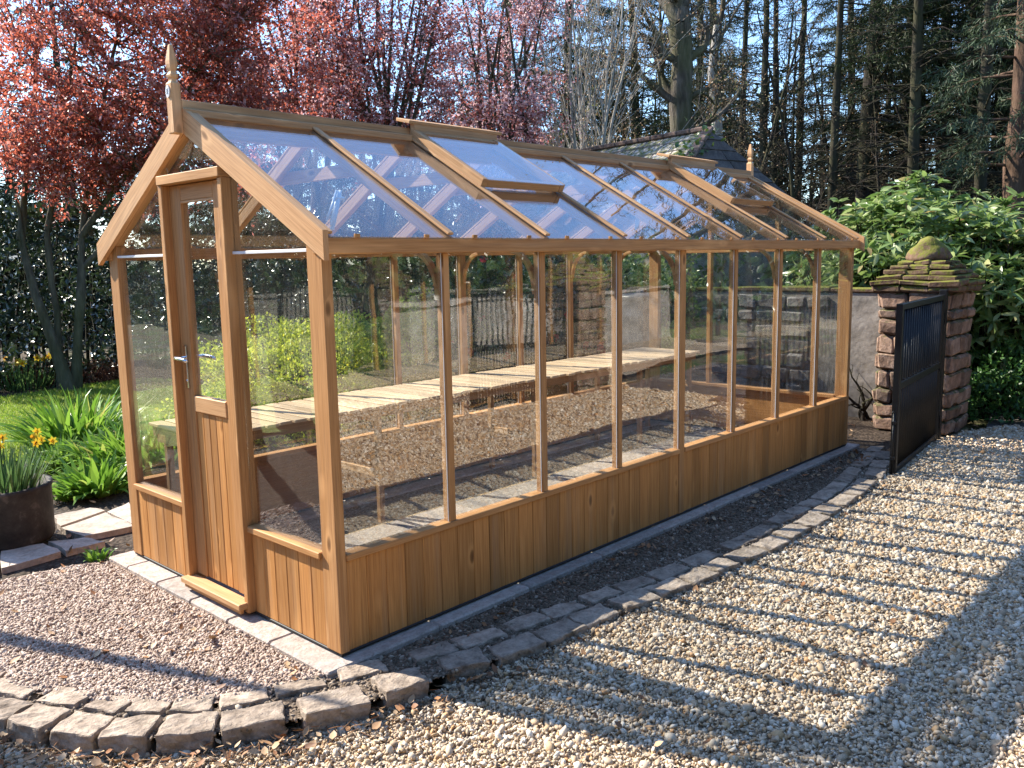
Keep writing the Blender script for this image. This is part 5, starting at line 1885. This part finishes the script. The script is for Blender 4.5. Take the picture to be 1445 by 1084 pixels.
GW = 'tall conifers in the wood'
cA = conifer('woodland_conifer', 'thickest dark conifer trunk in the wood, rising left of the rhododendron', pos(1212, 27, -.1), 17, .33, 2.0, 3.3, 125, 101, group=GW, deadto=6.0, dens=46)
cB = conifer('woodland_conifer', 'dense dark green conifer with drooping boughs right of the thickest trunk', pos(1292, 29, -.1), 17.5, .27, 2.2, 3.9, 165, 102, group=GW, deadto=4.9, dens=52)
cC = conifer('woodland_conifer', 'slender straight dark conifer left of the thickest trunk', pos(1166, 24.5, -.1), 15, .14, 1.6, 2.1, 100, 103, group=GW, deadto=7.5, dens=24)
for src, u, D, sc, rz, lab in (
        (cB, 1268, 31, 1.0, 2.1, 'dark conifer close behind and left of the drooping one'),
        (cB, 1345, 27.5, 1.02, 4.0, 'dark conifer with heavy boughs left of the big pine'),
        (cA, 1393, 29, 1.0, 1.2, 'thick dark conifer trunk beside the big pine'),
        (cC, 1122, 36, 1.3, 1.4, 'slim conifer trunk behind the bare sapling in the bright gap'),
        (cC, 1285, 24, 1.15, 2.7, 'straight dark trunk just right of the drooping conifer'),
        (cC, 1372, 24, 1.2, 4.9, 'slim dark trunk left of the thick one beside the pine'),
        (cC, 1040, 36, 1.25, .3, 'slim conifer trunk directly behind the far finial'),
        (cB, 1200, 46, 1.15, .7, 'distant full conifer behind the thickest trunk'),
        (cB, 985, 46, 1.2, 2.2, 'distant full conifer behind the large bare tree'),
        (cB, 1440, 33, 1.05, 5.2, 'dark conifer at the right edge of the picture'),
        (cA, 1325, 36, 1.1, 3.1, 'distant dark conifer between the drooping ones'),
        (cB, 1500, 27, 1.0, .6, 'dark conifer just outside the right edge'),
        (cC, 1075, 28, 1.05, 2.0, 'slim dark conifer trunk right of the far finial'),
        (cC, 1093, 33, 1.1, 3.6, 'slim dark conifer trunk second to the right of the far finial'),
        (cC, 1240, 38, 1.15, .9, 'thin distant conifer just right of the thickest trunk'),
        (cB, 905, 34, 1.0, 1.0, 'dark conifer behind the large bare tree'),
        (cB, 800, 30, .92, 3.0, 'dark conifer behind the pale-stemmed tree'),
        (cB, 720, 33, .95, 5.0, 'dark conifer behind the pale pink blossom'),
        (cA, 1010, 38, 1.1, 4.4, 'distant conifer behind the twisted smaller tree')):
    place_copy(src, u, D, lab, sc, rz)
pine = conifer('pine_tree', 'big pine with grey-green lit needles at the right edge', pos(1428, 21, -.1), 13, .33, 3.0, 2.6, 60, 104, mat='pine', bark='bark_pine', cat='pine', dens=75, needle=.15)
conifer('yew_tree', 'dark green yew behind the red-leaved plum', pos(120, 24, -.1), 9.0, .2, .6, 3.2, 150, 105, mat='yew', cat='yew', dens=42, needle=.17)
conifer('yew_tree', 'dark yew at the far left edge behind the hedge', pos(-70, 26, -.1), 6.4, .2, .3, 2.6, 120, 106, mat='yew', cat='yew', dens=42, needle=.17)
conifer('yew_tree', 'low dark yew behind the hedge below the red-leaved plum', pos(8, 25, -.1), 5.6, .2, .3, 3.0, 130, 108, mat='yew', cat='yew', dens=34, needle=.18)
conifer('yew_tree', 'dark evergreen behind the maroon blossoming tree', pos(330, 25, -.1), 9.0, .2, .5, 3.4, 150, 107, mat='yew', cat='yew', dens=36, needle=.18)

for u_, D_, H_, sd__, lab_ in ((520, 26, 8.0, 171, 'dark evergreen behind the pink blossom with upright stems'), (660, 28, 7.5, 172, 'dark evergreen behind the pale pink blossom'), (430, 30, 9.5, 173, 'furthest dark evergreen behind the blossoming trees')):
    conifer('yew_tree', lab_, pos(u_, D_, -.1), H_, .2, .4, 3.4, 130, sd__, mat='yew', cat='yew', dens=30, needle=.2)

# large bare tree
rng = np.random.default_rng(111)
D = 20.5; b = np.array(pos(972, D, -.1)); out = {'polys': [], 'lv': []}
tr = stem(b, at3(962, 40, D), .36, .23, rng, 9, .05); out['polys'].append(tr); out['lv'].append(0)
cfg = [dict(seg=9, wig=.16, trop=.02, kids=9, ang=.75, lr=.5, rr=.55, taper=.75), dict(seg=6, wig=.2, trop=.03, kids=7, ang=.7, lr=.5, rr=.55), dict(seg=4, wig=.24, trop=.03, kids=4, ang=.7, lr=.5, rr=.55), dict(seg=3, wig=.25, trop=.02, kids=0, ang=.7, lr=.5)]
def limb(i, u, v, Dd, r):
    p = tr[0][i]; e = at3(u, v, Dd); d = e - p; Ln = np.linalg.norm(d)
    grow(p, d / Ln, Ln, r, 0, cfg, rng, out)
limb(8, 905, -120, D, .18); limb(8, 985, -160, D + .5, .19); limb(7, 1000, -100, D - .4, .14); limb(7, 870, 40, D - .8, .11); limb(6, 840, 105, D - .5, .09); limb(6, 890, 20, D + .6, .10); limb(5, 860, 190, D, .06)
limb(7, 1060, 10, D + .3, .10); limb(6, 1075, 95, D - .6, .08); limb(5, 1065, 60, D + .8, .08); limb(4, 880, 205, D - .5, .05); limb(5, 1050, 165, D - 1, .05)
t = empty('bare_tree', tuple(b), 'large bare spreading tree with thick trunk above the outbuilding roof', 'tree', 'bare broadleaved trees')
link('trunk', tubes_mesh('trunk', [out['polys'][0]], 12), M['bark_grey'], t)
link('branches', tubes_mesh('branches', out['polys'][1:], 7), M['bark_grey'], t)
P, T = along([p for p, l in zip(out['polys'], out['lv']) if l >= 2], .9, rng, .03)
link('bud_foliage', leaf_mesh('buds', P, unit(rng.normal(size=P.shape)), rng.uniform(.03, .07, len(P)), rng.uniform(.02, .04, len(P)), rng), M['bud'], t)
rng = np.random.default_rng(112)
D = 22.5; b = np.array(pos(1003, D, -.1)); out = {'polys': [], 'lv': []}
tr = stem(b, at3(1012, 60, D), .17, .10, rng, 9, .16); out['polys'].append(tr); out['lv'].append(0)
limb(8, 1000, -120, D, .09); limb(7, 1060, -20, D, .07); limb(6, 1045, 110, D - .4, .05); limb(5, 960, 100, D + .5, .05); limb(8, 1045, -100, D, .08); limb(4, 1055, 150, D - .4, .04)
t = empty('bare_tree', tuple(b), 'smaller crooked bare tree with pale sunlit trunk right of the large one', 'tree', 'bare broadleaved trees')
link('trunk', tubes_mesh('trunk', [out['polys'][0]], 10), M['bark_pale'], t)
link('branches', tubes_mesh('branches', out['polys'][1:], 6), M['bark_grey'], t)

# bare saplings
def sapling(label, base, H, r, seed, bark='bark_dark'):
    rng = np.random.default_rng(seed); out = {'polys': [], 'lv': []}
    cfg = [dict(seg=9, wig=.05, trop=.05, kids=16, ang=.8, lr=.30, rr=.5, taper=.8, **{'from': .12}), dict(seg=5, wig=.14, trop=.06, kids=7, ang=.7, lr=.5, rr=.6), dict(seg=3, wig=.2, trop=.03, kids=3, ang=.7, lr=.55, rr=.6), dict(seg=2, wig=.2, trop=0, kids=0, ang=.6, lr=.5)]
    grow(np.array(base), (rng.normal() * .06, rng.normal() * .06, 1), H, r, 0, cfg, rng, out)
    t = empty('bare_sapling', tuple(base), label, 'sapling', 'bare saplings in the wood')
    link('trunk', tubes_mesh('trunk', [out['polys'][0]], 8), M[bark], t)
    link('branches', tubes_mesh('branches', out['polys'][1:], 4), M[bark], t)
    P, T = along([p for p, l in zip(out['polys'], out['lv']) if l >= 2], .8, rng, .02)
    link('bud_foliage', leaf_mesh('buds', P, unit(rng.normal(size=P.shape)), rng.uniform(.03, .06, len(P)), rng.uniform(.02, .035, len(P)), rng), M['bud'], t)
    return t


sA = sapling('bare sapling in the gap between the crooked tree and the slim conifers', pos(1050, 25, -.1), 8.5, .09, 121)
sB = sapling('bare sapling in the bright gap left of the slender conifer', pos(1128, 23, -.1), 7.5, .07, 122)
for src, u, D, sc, rz, lab in (
        (sA, 1110, 31, 1.1, 1.0, 'bare sapling behind the slim conifers right of the far finial'),
        (sB, 1146, 29, 1.2, 2.2, 'bare sapling close on the left of the slender conifer'),
        (sA, 1188, 30, 1.0, 3.3, 'bare sapling between the slender and the thickest conifers'),
        (sB, 1244, 25, .9, 4.1, 'bare sapling just above the left of the rhododendron'),
        (sA, 1258, 33, 1.1, .4, 'bare sapling behind the rhododendron, left of the drooping conifer'),
        (sB, 1312, 26, 1.0, 5.2, 'bare sapling above the middle of the rhododendron'),
        (sA, 1362, 31, 1.05, 1.7, 'bare sapling left of the thick trunk beside the pine'),
        (sB, 1410, 25, .9, 2.9, 'bare sapling between the thick trunk and the pine'),
        (sA, 925, 27, 1.0, 2.6, 'bare sapling left of the large bare tree'),
        (sB, 880, 24, 1.0, .9, 'bare sapling just right of the pale-stemmed tree'),
        (sA, 770, 26, 1.0, 5.6, 'bare sapling behind the pale pink blossom'),
        (sB, 610, 22, 1.2, 4.6, 'bare sapling between the two pink blossoming trees'),
        (sA, 660, 27, 1.05, .2, 'bare sapling behind the left side of the pale pink blossom')):
    place_copy(src, u, D, lab, sc, rz)

# far-off wood beyond
rng = np.random.default_rng(131)
polys = []; P = []
for k in range(230):
    u = rng.uniform(560, 1560); D = rng.uniform(44, 85); p = np.array(pos(u, D, -.1)); H = rng.uniform(8, 15)
    polys.append((np.array([p, p + [rng.normal() * .2, rng.normal() * .2, H * .5], p + [rng.normal() * .4, rng.normal() * .4, H]]), np.array([.16, .11, .03]) * rng.uniform(.6, 1.5)))
    for j in range(26):
        z = rng.uniform(.05, .95); q = p + [0, 0, H * z]; a = rng.uniform(0, 2 * PI); l_ = rng.uniform(.6, 2.4) * (1.15 - z)
        e = q + np.array([math.cos(a), math.sin(a), rng.uniform(.1, .8)]) * l_
        polys.append((np.array([q, (q + e) / 2 + rng.normal(size=3) * .1, e]), np.array([.035, .022, .008])))
        for s in range(3):
            q2 = q + (e - q) * rng.uniform(.3, 1); e2 = q2 + rng.normal(size=3) * .5 + [0, 0, .2]
            polys.append((np.array([q2, e2]), np.array([.012, .006])))
    if rng.random() < .3:
        n = 900; d = blobby(n, rng, p + [0, 0, H * .45], (1.3, 1.3, H * .42), .3, .8)[0]; P.append(d)
t = empty('distant_wood', pos(1100, 60, 0), 'far-off bare wood closing the view behind the near trees', 'wood'); t['kind'] = 'stuff'
tag(link('trunks', tubes_mesh('far', polys, 4), M['bark_dark'], t), kind='stuff')
P = np.concatenate(P)
tag(link('foliage', leaf_mesh('farleaf', P, unit(rng.normal(size=P.shape)), rng.uniform(.25, .5, len(P)), rng.uniform(.08, .2, len(P)), rng), M['conifer'], t), kind='stuff')
# low undergrowth under the wood
rng = np.random.default_rng(132)
P = []
for k in range(60):
    c = pos(rng.uniform(650, 1560), rng.uniform(17, 42), 0)
    P.append(blobby(700, rng, (c.x, c.y, rng.uniform(.1, .4)), (rng.uniform(.8, 2), rng.uniform(.8, 2), rng.uniform(.4, 1.1)), .25, .6, -.1)[0])
P = np.concatenate(P)
tag(link('undergrowth', leaf_mesh('under', P, unit(rng.normal(size=P.shape)), rng.uniform(.08, .2, len(P)), rng.uniform(.04, .1, len(P)), rng), M['yew']), 'dark low undergrowth on the floor of the wood', 'undergrowth', kind='stuff')

# slim trees to the left, outside the picture, whose shadows cross the front gravel
rng = np.random.default_rng(141)
def shadow_tree(px, py, H, r, lean, seed, label):
    rng = np.random.default_rng(seed); out = {'polys': [], 'lv': []}
    b0 = np.array([px, py, -.1]); e = b0 + np.array([lean[0], lean[1], H])
    tr = (np.array([b0, b0 + (e - b0) * .33, b0 + (e - b0) * .66, e]), np.array([r, r * .95, r * .85, r * .25]))
    t = empty('slim_tree', tuple(b0), label, 'tree', 'slim trees left of the frame')
    link('trunk', tubes_mesh('trunk', [tr], 10), M['bark_grey'], t)
    return t

q = gp(430, 992, -.04)
shadow_tree(q.x - .32 * 3.2 - .42, q.y + 1.12 * 3.2, 3.2, .055, (.42, 0), 142, 'leaning bare stem left of the picture whose shadow crosses the front gravel')
q = gp(120, 1100, -.08)
shadow_tree(q.x - .32 * 4.0 - .5, q.y + 1.12 * 4.0, 4.0, .16, (.5, 0), 143, 'thicker bare stem left of the picture shading the near corner')

# ================================================================== light and sky
SUN = Vector((-.355, 1.222, 1.0)).normalized()
sd_ = bpy.data.lights.new('sun', 'SUN')
sd_.energy = 4.9
sd_.angle = math.radians(.53)
sd_.color = (1.0, .92, .79)
so = bpy.data.objects.new('sun', sd_); COL.objects.link(so)
so.rotation_euler = SUN.to_track_quat('Z', 'Y').to_euler()
w = bpy.data.worlds.new('World'); S.world = w; w.use_nodes = True
nt = w.node_tree; nt.nodes.clear()
sky = nt.nodes.new('ShaderNodeTexSky'); sky.sky_type = 'NISHITA'; sky.sun_disc = False
sky.sun_elevation = math.asin(SUN.z)
sky.sun_rotation = math.atan2(SUN.x, SUN.y)
sky.air_density = 1.0; sky.dust_density = .3; sky.ozone_density = 5.0
bg = nt.nodes.new('ShaderNodeBackground'); bg.inputs[1].default_value = .15
wo = nt.nodes.new('ShaderNodeOutputWorld')
nt.links.new(sky.outputs[0], bg.inputs[0]); nt.links.new(bg.outputs[0], wo.inputs[0])

S.render.engine = 'CYCLES'
c = S.cycles
c.max_bounces = 8; c.diffuse_bounces = 4; c.glossy_bounces = 4; c.transmission_bounces = 4; c.transparent_max_bounces = 32
c.caustics_reflective = False; c.caustics_refractive = False
c.sample_clamp_indirect = 4
c.use_denoising = True
c.denoiser = 'OPENIMAGEDENOISE'
try: c.denoising_prefilter = 'NONE'
except Exception: pass
S.view_settings.view_transform = 'Standard'; S.view_settings.look = 'None'
S.view_settings.exposure = 1.5; S.view_settings.gamma = 1.0
S.render.film_transparent = False
